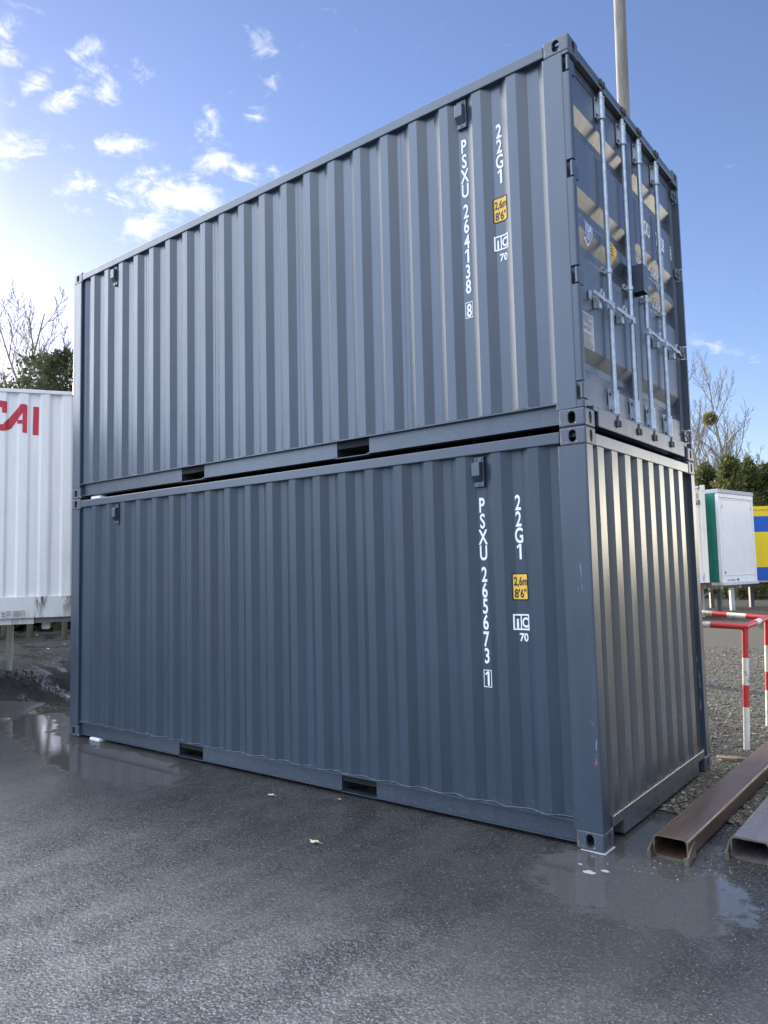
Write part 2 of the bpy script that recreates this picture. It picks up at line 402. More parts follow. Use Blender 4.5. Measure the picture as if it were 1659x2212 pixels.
def asphalt_material():
    m, T = mat('wet_asphalt')
    co = T.co; X = T.sep(co)
    big = T.noise(co, .55, 4, .55)
    strk = T.noise(T.mapping(co, (2.6, .38, 1)), 1.0, 4, .55)
    mid = T.noise(co, 4.5, 6, .65)
    grain = T.noise(co, 75, 5, .75)
    cell = T.sep(T.voro(co, 130, out=1))[0]
    c = T.mix(T.ss(T.m('MULTIPLY_ADD', strk, .55, T.m('MULTIPLY', big, .45)), .36, .64), (.0195, .020, .0205, 1), (.050, .0485, .0465, 1))
    c = T.mix(T.m('MULTIPLY', T.ss(mid, .42, .66), .45), c, (.062, .062, .060, 1))
    c = T.mix(T.m('MULTIPLY', T.ss(cell, .55, 1), .45), c, (.13, .135, .14, 1))
    near_sheen = T.ss(T.m('MULTIPLY_ADD', big, 1.6, X[1]), .10, -2.1)  # lighter towards the camera: broad sky sheen put into the colour
    c = T.mix(near_sheen, c, T.mix(1.0, c, (4.2, 4.1, 3.95, 1), 'MULTIPLY'))
    # pale chips pressed into the surface
    vd = T.voro(co, 15); vr = T.sep(T.voro(co, 15, out=1))[0]
    chip = T.m('MULTIPLY', T.ss(vd, .045, .085, 1, 0), T.ss(vr, .80, .84))
    vd2 = T.voro(T.mapping(co, loc=(5, 3, 0)), 52); vr2 = T.sep(T.voro(T.mapping(co, loc=(5, 3, 0)), 52, out=1))[0]
    chip = T.m('MAXIMUM', chip, T.m('MULTIPLY', T.ss(vd2, .12, .2, 1, 0), T.ss(vr2, .80, .84)))
    c = T.mix(T.m('MULTIPLY', chip, .8), c, (.34, .34, .33, 1))
    # water: damp film everywhere, standing puddles at a few spots
    def ell(x, y, rx, ry, ang):
        ca, sa = math.cos(ang), math.sin(ang)
        p = T.m('MULTIPLY_ADD', T.m('SUBTRACT', X[0], x), ca/rx, T.m('MULTIPLY', T.m('SUBTRACT', X[1], y), sa/rx))
        q = T.m('MULTIPLY_ADD', T.m('SUBTRACT', X[0], x), -sa/ry, T.m('MULTIPLY', T.m('SUBTRACT', X[1], y), ca/ry))
        return T.m('SUBTRACT', 1.0, T.m('SQRT', T.m('MULTIPLY_ADD', p, p, T.m('MULTIPLY', q, q))))
    acc = None
    for e in ((.28, -.30, .66, .50, -.25), (.1, .3, .5, .5, 0), (-6.95, .02, .85, .30, -.45), (-5.95, -.32, .80, .20, -.35), (-4.6, -.45, 1.3, .42, -.05), (-7.6, -.9, .8, .2, .1)):
        k = ell(*e); acc = k if acc is None else T.m('MAXIMUM', acc, k)
    edge = T.m('MULTIPLY_ADD', T.m('SUBTRACT', T.noise(co, 5.5, 6, .68), .5), 1.7, T.m('MULTIPLY', T.m('MAXIMUM', acc, -.9), 1.25))
    pud = T.ss(edge, .0, .22)
    film = T.ss(T.m('MULTIPLY_ADD', strk, .38, T.m('MULTIPLY_ADD', big, .36, T.m('MULTIPLY', mid, .26))), .40, .60)
    film = T.m('MULTIPLY', film, T.ss(X[1], -3.2, -.9, .55, 1.0))
    spot = T.m('MULTIPLY', T.ss(T.noise(T.mapping(co, (1, 1.5, 1)), 7, 6, .75), .63, .68), .6)
    c = T.mix(spot, c, (.016, .015, .014, 1))
    c = T.mix(T.m('MULTIPLY', pud, .6), c, (.088, .088, .085, 1))
    T.put(T.b.inputs['Base Color'], c)
    r = T.mixf(film, .22, .10); r = T.mixf(pud, r, .025)
    T.put(T.b.inputs['Roughness'], r)
    T.b.inputs['IOR'].default_value = 1.5
    coarse = T.noise(co, 34, 3, .6)
    h = T.m('MULTIPLY_ADD', T.voro(co, 62), -.8, T.m('MULTIPLY_ADD', grain, .6, T.m('MULTIPLY', coarse, 1.2)))
    s = T.mixf(film, .80, .42); s = T.m('MULTIPLY', s, T.mixf(near_sheen, .62, 1.2)); s = T.mixf(pud, s, .012)
    b1 = T.bump(h, s, .013)
    T.put(T.b.inputs['Normal'], T.bump(mid, T.mixf(pud, .30, .02), .012, b1))
    return m

def build_ground():
    xs = [-400, -200, -110, -70, -45, -30, -22] + [-16+.4*i for i in range(56)] + [7, 9, 13, 20, 32, 55, 100, 200, 400]
    ys = [-400, -180, -80, -40, -20, -12, -8, -6] + [-5+.4*i for i in range(46)] + [14.5, 17, 20, 24, 29, 36, 48, 70, 110, 200, 400]
    mb = MB(); nx, ny = len(xs), len(ys)
    mb.v = [(x, y, ground_z(x, y) - (.012 if y < 1.2 and x > -8.4 else 0)) for y in ys for x in xs]
    for j in range(ny-1):
        for i in range(nx-1):
            k = j*nx+i; mb.f.append((k, k+1, k+nx+1, k+nx)); mb.mi.append(0)
    o = mb.build('gravel_ground', ground_material(), smooth=True, fix=False); tag(o, kind='structure')
    # asphalt yard with a ragged gravel edge
    def edge_y(x):
        e = 1.05 if x > -5.6 else 1.05 - .40*min(1, (-5.6-x)/1.3) + .38*noise.noise(Vector((x*2.1, 7, 0)))
        if x > .35: e = max(.35, 1.05-.55*(x-.35))
        return e + .22*noise.noise(Vector((x*1.3, 4, 0))) + .10*noise.noise(Vector((x*4.5, 9, 0)))
    mb = MB(); N = 160; cols = []
    xx = [-30, -20, -14, -10.5] + [-9+.12*i for i in range(N)] + [10.5, 13, 18, 30]
    rows = [-30, -18, -12, -9, -7, -6, -5, -4, -3.2, -2.6, -2, -1.5, -1.1, -.8, -.5]
    for x in xx:
        e = edge_y(x)
        cols.append([(x, y, rise(x, y)+.0) for y in rows] + [(x, -.5+(e+.5)*t, rise(x, 0)+(0 if t < .95 else -.012)) for t in (.25, .5, .75, .9, 1)])
    n = len(cols[0]); mb.v = [p for c in cols for p in c]
    for i in range(len(cols)-1):
        for j in range(n-1):
            k = i*n+j; mb.f.append((k, k+n, k+n+1, k+1)); mb.mi.append(0)
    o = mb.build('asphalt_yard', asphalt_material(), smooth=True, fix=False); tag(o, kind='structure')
    # loose stones lying on the gravel
    rng = random.Random(5); mb = MB()
    base = [(1, 0, 0), (-1, 0, 0), (0, 1, 0), (0, -1, 0), (0, 0, 1), (0, 0, -1)]
    fs = [(0, 2, 4), (2, 1, 4), (1, 3, 4), (3, 0, 4), (2, 0, 5), (1, 2, 5), (3, 1, 5), (0, 3, 5)]
    def stone(x, y, r, mi):
        a = rng.random()*6.28; ca, sa = math.cos(a), math.sin(a); sx, sy, sz = r*rng.uniform(.7, 1.3), r*rng.uniform(.6, 1), r*rng.uniform(.35, .7)
        k = len(mb.v); z = ground_z(x, y) + sz*.45
        for b in base:
            px, py, pz = b[0]*sx*rng.uniform(.75, 1.15), b[1]*sy*rng.uniform(.75, 1.15), b[2]*sz
            mb.v.append((x+px*ca-py*sa, y+px*sa+py*ca, z+pz))
        for f in fs: mb.f.append((k+f[0], k+f[1], k+f[2])); mb.mi.append(mi)
    cnt = 0
    while cnt < 15000:
        y = 1.0 + 11*rng.random()**1.7; x = rng.uniform(-.75-.25*y, 1.6)
        if y < 2.5 and x < .0: continue
        ed = (edge_y(x)+.0)
        if y < ed + rng.random()*.5 - .35: continue
        stone(x, y, rng.choice((.006, .008, .010, .012, .016, .022))*(1+.03*y), rng.choice((0, 0, 1, 1, 2))); cnt += 1
    for i in range(1500):
        x = rng.uniform(-.05, 1.1); y = rng.uniform(-.15, 1.2)
        if noise.noise(Vector((x*2.2, y*2.2, 1.5))) < .02 or (x < .02 and y > -.02): continue
        stone(x, y, rng.choice((.004, .006, .008, .011)), rng.choice((0, 1, 1, 2)))
    for i in range(11000):
        x = rng.uniform(-12, -6.6); y = rng.uniform(-1.5, 5)
        if y < edge_y(x)+.05 or noise.noise(Vector((x*.9, y*.9, 5))) < -.12: continue
        stone(x, y, rng.choice((.007, .009, .012, .016, .020)), rng.choice((3, 3, 0, 0, 4)))
    o = mb.build('loose_gravel', [simple('stone_dark', (.07, .064, .052), .6, var=.3, scale=20), simple('stone_mid', (.135, .123, .10), .65, var=.3, scale=20),
                                  simple('stone_pale', (.23, .21, .17), .65, var=.25, scale=20),
                                  simple('mud_clod', (.030, .028, .023), .45, var=.4, scale=20), simple('mud_moss', (.055, .060, .030), .7, var=.4, scale=20)], fix=False)
    tag(o, 'loose grey stones strewn over the gravel behind the stacked containers', 'gravel', kind='stuff')
build_ground()

# ------------------------------------------------------------------ shipping containers
L, W, H = 6.058, 2.334, 2.591
YO, YI = .012, .048           # outer and inner plane of the side corrugation
def casting_mesh():
    """hollow corner casting with rounded outer edges and oval holes, outer corner at the origin, body towards -x +y +z"""
    mb = MB(); mb.box(-.178, 0, 0, .162, 0, .118)
    a = mb.build('c', M['paint_cast'], bevel=.012, seg=3)
    tmp = [a]
    def cut(o):
        tmp.append(o); md = a.modifiers.new('b', 'BOOLEAN'); md.operation = 'DIFFERENCE'; md.object = o; md.solver = 'EXACT'
    b = MB(); b.box(-.150, -.024, .024, .136, .024, .094); cut(b.build('c1', M['paint_cast']))
    def oval(cx, cz, w, h):
        r = w/2; pts = []
        for (z, t0) in ((cz+h/2-r, 0), (cz-h/2+r, 180)):
            for t in range(0, 181, 20): pts.append((cx+r*math.cos(math.radians(t0+t)), z+r*math.sin(math.radians(t0+t))))
        return pts
    b = MB(); b.prism(oval(-.089, .059, .051, .079), -.1, .08, 1); cut(b.build('c2', M['paint_cast']))
    b = MB(); b.prism(oval(.085, .059, .044, .079), -.08, .1, 0); cut(b.build('c3', M['paint_cast']))
    b = MB(); b.prism(oval(-.089, .085, .062, .1), -.1, .3, 2); cut(b.build('c4', M['paint_cast']))
    dg = bpy.context.evaluated_depsgraph_get()
    me = bpy.data.meshes.new_from_object(a.evaluated_get(dg)); me.name = 'corner_casting'
    for o in tmp: bpy.data.objects.remove(o)
    return me
CASTING = casting_mesh()
def mirrored(me, sx, sy):
    if sx > 0 and sy > 0: return me
    m2 = me.copy(); m2.transform(Matrix.Diagonal((sx, sy, 1, 1)))
    if sx*sy < 0: m2.flip_normals()
    return m2
CASTS = {(a, b): mirrored(CASTING, a, b) for a in (1, -1) for b in (1, -1)}

def side_profile(last):
    pts = [(-L+.17, .030), (-L+.215, .030)]
    r0 = last - 19*.2765
    x = r0-.072-.068
    pts += [(x-.012, YI)]
    for i in range(20):
        r = r0 + .2765*i
        pts += [(r-.140, YI), (r-.072, YO), (r, YO), (r+.068, YI)]
    pts += [(min(-.205, last+.155), YI), (-.188, .022)]
    return pts
def prof_y(pts, x):
    for (a, b) in zip(pts, pts[1:]):
        if a[0] <= x <= b[0]: return a[1] + (b[1]-a[1])*(x-a[0])/(max(1e-6, b[0]-a[0]))
    return YI
def round_poly(pts, r, n=4):
    out = []; N = len(pts)
    for i in range(N):
        p0, p1, p2 = Vector(pts[i-1]), Vector(pts[i]), Vector(pts[(i+1) % N])
        a = (p0-p1).normalized(); b = (p2-p1).normalized()
        ra = min(r, (p0-p1).length*.45, (p2-p1).length*.45)
        s, e = p1+a*ra, p1+b*ra
        for t in range(n+1):
            u = t/n; q = s*(1-u)**2 + p1*2*u*(1-u) + e*u*u
            out.append((q.x, q.y))
    return out

def container(z0, last, pockets, label, code, check, xt, door_here, texts):
    P = M['paint'] if door_here else M['paint_shaded']
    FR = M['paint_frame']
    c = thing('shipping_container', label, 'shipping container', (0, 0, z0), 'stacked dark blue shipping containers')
    if not door_here: FR = M['paint_frame_shaded']
    prof = side_profile(last)
    # side walls (near one visible), roof, floor
    zb, zt = .158, H-.088
    for s in (0, 1):
        mb = MB()
        pr = [(x, y if s == 0 else W-y, zb) for x, y in prof]
        zs = [zb, .35, .9, 1.6, 2.2, zt]
        for za, zc in zip(zs, zs[1:]):
            mb.sheet([(p[0], p[1], za) for p in pr], lambda p, zc=zc: (p[0], p[1], zc))
        # panel joints: a thin overlap strip standing on every fourth inner flat
        if s == 0 and door_here:
            for i in (3, 7, 11, 15):
                xj = last-.2765*(19-i)+.068
                mb.box(xj+.012, xj+.034, YI-.0015, YI+.004, zb, zt)
        mb.build('side_wall', P, c, fix=False)
    mb = MB()
    for i in range(24):
        x = -L+.2+i*.236
        mb.face([(x, .04, H-.03), (x+.118, .04, H-.03), (x+.118, W-.04, H-.03), (x, W-.04, H-.03)])
        mb.face([(x+.118, .04, H-.03), (x+.236, .04, H-.03), (x+.236, W-.04, H-.03), (x+.118, W-.04, H-.03)])
    mb.box(-L+.05, -.05, .04, W-.04, H-.06, H-.034)
    mb.build('roof', P, c)
    mb = MB(); mb.box(-L+.1, -.09, .05, W-.05, .10, .15)
    k = 0
    x = -L+.35
    while x < -.3:
        if not any(a-.06 < x < b+.06 for a, b in pockets): mb.box(x-.022, x+.022, .06, W-.06, .034, .0995)
        x += .30
    mb.build('floor', M['dark'], c)
    # corner posts
    for ex in (0, 1):
        for ey in (0, 1):
            gap = [.22+.005, .97, 1.675, 2.39] if (door_here and ex == 0) else []
            mb = MB()
            wx = .192 if ex == 0 else .165
            def bx(x0, x1, y0, y1, za, zc):
                if ex: x0, x1 = -L-x1, -L-x0
                if ey: y0, y1 = W-y1, W-y0
                mb.box(x0, x1, y0, y1, za, zc)
            if gap:
                pts = round_poly([(-wx, .006), (-.047, 0), (-.047, .055), (-wx, .055)], .008, 2)
                if ey: pts = [(p[0], W-p[1]) for p in pts]
                mb.prism(pts, .118, H-.118, 2)
                z = .118
                for g in gap + [None]:
                    ze = H-.118 if g is None else g-.062
                    if ze > z:
                        pts = round_poly([(-.047, .0005), (0, 0), (0, .050), (-.047, .050)], .012, 4)
                        pts = [(-.047, .0)] + round_poly([(-.047, 0), (0, 0), (0, .04), (-.047, .04)], .014, 4)[5:10] + [(0, .04), (-.047, .04)]
                        if ey: pts = [(p[0], W-p[1]) for p in pts]
                        mb.prism(pts, z, ze, 2)
                    if g is not None: z = g+.062
                bx(-.07, -.048, .050, .11, .118, H-.118)
            else:
                pts = [(-wx, .005), (-wx+.01, 0)] + round_poly([(-wx, 0), (0, 0), (0, .102), (-wx, .102)], .012, 6)[7:14] + [(0, .102), (-.04, .102), (-.06, .06), (-wx, .06)]
                pts = [(p[0] if ex == 0 else -L-p[0], p[1] if ey == 0 else W-p[1]) for p in pts]
                mb.prism(pts, .118, H-.118, 2)
            mb.build('corner_post', M['paint_post'] if (not door_here) else FR, c)
            for top in (0, 1):
                o = link_mesh('corner_casting', CASTS[(1 if ex == 0 else -1, 1 if ey == 0 else -1)], c)
                o.location = (0 if ex == 0 else -L, 0 if ey == 0 else W, H-.118 if top else 0)
                if top: # proud lip against the post
                    pass
    # rails
    for s in (0, 1):
        def Y(y): return y if s == 0 else W-y
        def rb(mb, x0, x1, a, b, za, zc, m=0): mb.box(x0, x1, min(Y(a), Y(b)), max(Y(a), Y(b)), za, zc, m)
        mb = MB(); rb(mb, -L+.178, -.178, .002, .062, H-.098, H-.022)
        mb.build('top_rail', FR, c, bevel=.006)
        mb = MB(); web = .040 if not door_here else .046
        xs = [-L+.178] + [v for p in pockets for v in p] + [-.178]
        for a, b in zip(xs[0::2], xs[1::2]):
            rb(mb, a, b, web, web+.006, .036, .1545)
            rb(mb, a, b, .022, .10, .028, .0345)
        rb(mb, -L+.165, -.165, .004, .11, .156, .163)
        for (a, b) in pockets: rb(mb, a-.01, b+.01, .030, .10, .0215, .0275)
        br = mb.build('bottom_rail', FR, c)
        if s == 0:
            for (a, b) in pockets:
                mb = MB()
                mb.box(a, b, .055, W-.055, .146, .152); mb.box(a-.008, a-.002, .05, W-.05, .03, .15); mb.box(b+.002, b+.008, .05, W-.05, .03, .15)
                mb.box(a+.003, b-.003, .8, .81, .03, .146)
                mb.build('fork_pocket', M['tunnel'], br)
            mb = MB()   # uneven sealant bead along the wall foot
            rng = random.Random(int(z0*10)+3); pts = []; x = -L+.18
            while x < -.2:
                pts.append((x, prof_y(prof, x)-.004, .165+.004*rng.random())); x += .03
            mb.tube(pts, [rng.uniform(.002, .0045) for _ in pts], 5)
            mb.build('sealant_bead', M['seal'], br)
    # vents
    for (x, zc) in ((xt['vent'][0], xt['ventz']), (xt['vent'][1], xt['ventz'])):
        y0 = prof_y(prof, x-.0)
        mb = MB()
        yb = YO+.012
        mb.box(x-.038, x+.038, yb, YI+.002, zc-.104, zc+.104)
        mb.prism([(yb-.002, zc+.072), (yb-.038, zc+.060), (yb-.038, zc-.030), (yb-.002, zc-.072)], x-.036, x+.026, 0)
        for (bx_, bz_) in ((x-.022, zc+.088), (x+.022, zc+.088), (x, zc-.088)):
            mb.tube([(bx_, yb+.002, bz_), (bx_, yb-.006, bz_)], .008, 8)
        mb.build('vent', FR, c, bevel=.003)
    # end frames
    def end_frame(x, sgn, corr):
        mb = MB()
        def bx(a, b, y0, y1, za, zc): mb.box(min(x-sgn*a, x-sgn*b), max(x-sgn*a, x-sgn*b), y0, y1, za, zc)
        bx(.004, .07, .162, W-.162, H-.112 if not (door_here and sgn > 0) else H-.10, H-.03)
        mb.build('end_header', M['paint_end_lit'] if corr else FR, c, bevel=.006)
        mb = MB()
        if corr:
            bx(.003, .075, .34, W-.34, .022, .178); bx(.003, .075, .162, .34, .112, .178); bx(.003, .075, W-.34, W-.162, .112, .178)
            bx(.02, .075, .10, .162, .13, .178); bx(.02, .075, W-.162, W-.10, .13, .178)
            bx(.09, .10, .162, .34, .02, .112); bx(.09, .10, W-.34, W-.162, .02, .112)
        else:
            bx(.006, .075, .235, W-.235, .020, .150); bx(.006, .075, .162, .235, .115, .150); bx(.006, .075, W-.235, W-.162, .115, .150)
            bx(.09, .10, .162, .235, .02, .115); bx(.09, .10, W-.235, W-.162, .02, .115)
        mb.build('end_sill', M['paint_end_lit'] if corr else FR, c, bevel=.005)
        if corr:
            mb = MB(); pts = [(x-sgn*.020, .095), (x-sgn*.055, .100)]
            for i in range(8):
                yc = .25+.2435*i + .004
                pts += [(x-sgn*.056, yc-.071), (x-sgn*.010, yc-.052), (x-sgn*.010, yc+.052), (x-sgn*.056, yc+.071)]
            pts += [(x-sgn*.055, W-.100), (x-sgn*.020, W-.095)]
            for za, zc in ((.176, .5), (.5, 1.3), (1.3, 2.0), (2.0, H-.10)):
                mb.sheet([(p[0], p[1], za) for p in pts], lambda p, zc=zc: (p[0], p[1], zc))
            mb.build('end_wall', M['paint_end_lit'], c, fix=False)
    end_frame(0, 1, not door_here)
    end_frame(-L, -1, door_here)
    if not door_here:
        mb = MB(); mb.box(-L+.03, -L+.06, .06, W-.06, .15, H-.1); mb.build('door', P, c)
    # lettering on the long side
    cuts = [p[0] for p in prof]
    def on_side(a, b, l): return (a, prof_y(prof, a)-l, b)
    f = Flat()
    zs, zlab, zic, z70, x2, zcode = texts
    for ch, z in zs: f.text(ch, xt['code'], z, .102, .64, .022)
    f.frame(xt['code']-.031, xt['code']+.031, xt['checkz']-.058, xt['checkz']+.058, .005); f.text(check, xt['code'], xt['checkz'], .096, .62, .022)
    f.lay('identification_code', M['white'], c, on_side, cuts)
    f = Flat()
    for ch, z in zip('22G1', zcode): f.text(ch, x2, z, .102, .64, .022)
    f.lay('type_code', M['white'], c, on_side, cuts)
    f = Flat(); lx = xt['lab']
    f.rect(lx-.060, lx+.060, zlab-.091, zlab+.091, 1, .0012, .014); f.rect(lx-.050, lx+.050, zlab-.081, zlab+.081, 0, .0026, .006)
    f.text('2,6m', lx+.002, zlab+.038, .056, .64, .022, 1, .0040); f.text("8'6''", lx, zlab-.042, .056, .72, .022, 1, .0040)
    f.lay('height_label', [M['yellow'], M['black']], c, on_side, cuts)
    f = Flat()
    f.frame(lx-.058, lx+.058, zic-.052, zic+.052, .010); f.rect(lx-.010, lx-.002, zic-.042, zic+.042)
    f.text('i', lx-.030, zic-.006, .064, 1, .035); f.text('C', lx+.024, zic, .064, .74, .03)
    f.text('70', lx+.012, z70, .052, .9, .03)
    f.lay('equipment_mark', M['white'], c, on_side, cuts)
    return c, prof

M['paint_end_lit'] = paint_material('end_wall_paint_lit', (.074, .080, .085), .25, 1)  # paler copy of the paint: reflected sunlit ground is put into the colour
pk_low = [(-4.155, -3.805), (-2.112, -1.768)]
pk_up = [(-4.12, -3.776), (-2.105, -1.772)]
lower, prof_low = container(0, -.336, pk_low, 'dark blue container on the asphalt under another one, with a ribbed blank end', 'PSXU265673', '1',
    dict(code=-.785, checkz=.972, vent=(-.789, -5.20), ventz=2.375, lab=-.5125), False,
    ([(a, b) for a, b in zip('PSXU265673', (2.15, 2.04, 1.93, 1.822, 1.675, 1.568, 1.46, 1.352, 1.239, 1.127))], 1.587, 1.356, 1.259, -.511, (2.147, 2.038, 1.929, 1.818)))
upper, prof_up = container(H, -.392, pk_up, 'dark blue container stacked on top, with barred double doors at its end', 'PSXU264138', '8',
    dict(code=-.834, checkz=3.535-H, vent=(-.835, -5.25), ventz=4.972-H, lab=-.556), True,
    ([(a, b-H) for a, b in zip('PSXU264138', (4.745, 4.634, 4.523, 4.414, 4.26, 4.151, 4.038, 3.928, 3.818, 3.708))], 4.180-H, 3.945-H, 3.841-H, -.551, (4.746-H, 4.637-H, 4.527-H, 4.416-H)))

def doors(c):
    FR = M['paint_frame']; XF = -.052
    rec = [2.095, 1.525, 1.255, .445]
    zb, zt = .165, H-.118
    prof = [(zb, XF)]
    for z in sorted(rec): prof += [(z-.105, XF), (z-.022, XF-.044), (z+.022, XF-.044), (z+.105, XF)]
    prof += [(zt, XF)]
    def px(z):
        for a, b in zip(prof, prof[1:]):
            if a[0] <= z <= b[0]: return a[1]+(b[1]-a[1])*(z-a[0])/max(1e-6, b[0]-a[0])
        return XF
    mid = W/2-.01
    out = []
    for k, (ya, yb) in enumerate(((.075, mid-.008), (mid+.008, W-.075))):
        mb = MB(); y0, y1 = ya+.075, yb-.075
        mb.sheet([(p[1], y0, p[0]) for p in prof], lambda p: (p[0], y1, p[2]))
        # solid stiles at both sides close the recess ends
        mb.box(XF-.05, XF+.006, ya, y0, zb-.01, zt+.01); mb.box(XF-.05, XF+.006, y1, yb, zb-.01, zt+.01)
        mb.box(XF-.05, XF+.004, y0, y1, zt-.05, zt+.008); mb.box(XF-.05, XF+.004, y0, y1, zb-.008, zb+.05)
        d = mb.build('door', M['paint_door'], c)
        mb = MB()
        for (a, b) in ((ya-.022, ya-.001), (yb+.001, yb+.0065)): mb.box(XF-.04, XF-.006, a, b, zb-.02, zt+.015)
        mb.box(XF-.04, XF-.006, ya-.02, yb, zt+.010, zt+.022); mb.box(XF-.04, XF-.004, ya-.02, yb, zb-.022, zb-.010)
        mb.build('gasket', M['gasket'], d)
        rods = (.577, .990) if k == 0 else (1.335, 1.750)
        for y in rods:
            xr = -.018
            mb = MB(); mb.tube([(xr, y, .12), (xr, y, H-.075)], .0175, 12)
            for z in (.235, 2.355):     # long guide sleeves with flange and bolts
                mb.tube([(xr, y, z-.075), (xr, y, z+.075)], .027, 12)
                mb.tube([(xr, y, z-.082), (xr, y, z-.072)], .030, 12); mb.tube([(xr, y, z+.072), (xr, y, z+.082)], .030, 12)
                mb.box(XF+.006, XF+.014, y-.052, y+.045, z-.075, z+.075)
                mb.box(XF+.006, xr, y-.022, y+.022, z-.07, z+.07)
            for z in (1.165,):
                mb.tube([(xr, y, z-.014), (xr, y, z+.014)], .0245, 12); mb.box(XF+.005, XF+.016, y-.075, y+.03, z-.018, z+.018)
            mb.box(xr-.012, xr+.022, y-.026, y+.026, .895, .945)
            r = mb.build('lock_rod', M['galv'], d, smooth=True)
            for z, sg in ((.085, 1), (H-.058, -1)):   # cams and keepers in dark cast steel
                mb = MB()
                mb.tube([(xr, y, z+sg*.06), (xr, y, z-.0)], .021, 10)
                mb.box(xr-.030, xr+.026, y-.040, y-.010, z-.022, z+.022); mb.box(xr-.030, xr+.026, y+.012, y+.042, z-.018, z+.026)
                mb.box(xr-.030, xr+.012, y-.05, y+.05, z-.010, z+.010); mb.tube([(xr+.01, y-.028, z-.03), (xr+.01, y-.02, z+.03)], .010, 7)
                mb.box(XF+.0, xr-.018, y-.055, y+.055, z-.026, z+.026)
                mb.build('cam_keeper', M['cast_dark'], d, bevel=.004)
            sg = -1 if k == 0 else 1
            mb = MB(); hz = .918
            pts = [(xr+.014, y+sg*.01, hz), (xr+.022, y+sg*.06, hz+.003), (xr+.030, y+sg*.14, hz-.012), (xr+.028, y+sg*.22, hz-.008), (xr+.020, y+sg*.34, hz+.0)]
            for a, b in zip(pts, pts[1:]):
                a, b = Vector(a), Vector(b); q = Vector((.006, 0, 0)); t = Vector((0, 0, .0125))
                mb.hexa([a-q-t, a+q-t, b-q-t, b+q-t, a-q+t, a+q+t, b-q+t, b+q+t])
            mb.box(XF+.005, xr+.015, y+sg*.215-.022, y+sg*.215+.022, hz-.075, hz+.01)
            mb.tube([(xr+.004, y+sg*.215, hz-.08), (xr+.004, y+sg*.215, hz-.05)], .017, 9)
            mb.box(xr, xr+.036, y+sg*.20-.012, y+sg*.20+.012, hz-.03, hz+.035)
            mb.tube([(xr+.01, y+sg*.23, hz+.01), (xr+.034, y+sg*.23, hz+.045)], .010, 7)
            mb.box(XF+.005, XF+.018, y+sg*.30-.018, y+sg*.30+.018, hz-.03, hz+.03)
            mb.build('handle', M['galv'], d, bevel=.0025)
            for z in (.18, .29, 2.30, 2.41, 1.165):
                yb_ = y-.058 if z == 1.165 else y-.040
                mb = MB(); mb.tube([(XF+.013, yb_, z), (XF+.022, yb_, z)], .009, 6); mb.build('bolt', M['cast_dark'], d)
        # hinges
        for z in (.225, .97, 1.675, 2.39):
            mb = MB()
            if k == 0:
                mb.box(-.046, -.006, .004, .014, z-.048, z+.048) if False else None
                mb.tube([(-.014, .012, z-.050), (-.014, .012, z+.050)], .0115, 10)
                mb.box(-.030, -.012, .016, .11, z-.045, z+.045)
            else:
                mb.tube([(-.014, W-.012, z-.05), (-.014, W-.012, z+.05)], .0115, 10)
                mb.prism([(W-.018, z-.052), (W-.018, z+.052), (W-.10, z+.046), (W-.125, z+.02), (W-.125, z-.046)], -.040, -.026, 0)
                mb.tube([(-.03, W-.09, z), (-.018, W-.09, z)], .011, 8); mb.tube([(-.03, W-.05, z), (-.02, W-.05, z)], .02, 10)
            mb.build('hinge', M['paint_cast'] if k else FR, d)
        out.append(d)
    dl, dr = out
    # padlock box and centre cover strip on the right door
    mb = MB(); mb.box(XF+.006, XF+.012, mid-.035, mid+.045, zb, zt); mb.build('cover_strip', FR, dr)
    mb = MB(); yb = 1.135; zc = 3.86-H
    mb.box(XF+.012, .055, yb-.055, yb-.048, zc-.11, zc+.10); mb.box(XF+.012, .055, yb+.048, yb+.055, zc-.11, zc+.10)
    mb.box(.049, .056, yb-.055, yb+.055, zc-.1105, zc+.1005); mb.box(XF+.012, .049, yb-.048, yb+.048, zc+.093, zc+.0995)
    mb.build('lock_box', FR, dr, bevel=.002)
    # writing
    cz = [p[0] for p in prof]
    def on_door(a, b, l): return (px(b)+l, a, b)
    def line(f, body, y, z, h, sx=.6, sh=0): f.text(body, y+.068, z-H, h, sx, .026, 0, .0035, sh, True)
    f = Flat()
    line(f, 'PSXU', 1.385, 4.425, .118, .43); line(f, '264138', 1.700, 4.425, .118, .44)
    f.frame(2.150, 2.205, 4.365-H, 4.485-H, .006); line(f, '8', 2.094, 4.425, .095, .58)
    line(f, '22G1', 1.722, 4.272, .112, .46)
    line(f, 'MAX.GROSS', 1.265, 4.145, .074, .44, .12); line(f, '30,480 kg', 1.655, 4.135, .072, .50, .12); line(f, '67,200 lb', 1.655, 4.015, .066, .46)
    line(f, 'PAYLOAD', 1.30, 3.885, .074, .46, .12); line(f, '28,350 kg', 1.655, 3.875, .072, .50, .12); line(f, '62,500 lb', 1.655, 3.770, .066, .46)
    line(f, '1,172  cu.ft', 1.66, 3.690, .066, .48)
    f.lay('door_lettering', M['white'], dr, on_door, (), cz)
    f = Flat()   # blue inspection sticker, a tilted banner with a white edge
    def T(p, k=1.0): return (.330+p[0]*k, 3.985-H+p[1]*k)
    ban = [(-.060, .110), (-.030, .066), (.000, .072), (.030, .060), (.062, .030), (.062, -.080), (.050, -.098), (-.050, -.070), (-.042, -.050), (-.058, -.045)]
    f.poly([T(p) for p in ban], 1, .002); f.poly([T((p[0]*.86, p[1]*.86)) for p in ban], 0, .003)
    f.text('LR', .343, 3.990-H, .052, .8, .03, 1, .0045)
    for i in range(3): f.rect(.300, .368, 3.945-H-i*.012, 3.950-H-i*.012, 1, .0045)
    f.rect(.290, .298, 3.95-H, 4.03-H, 1, .0045)
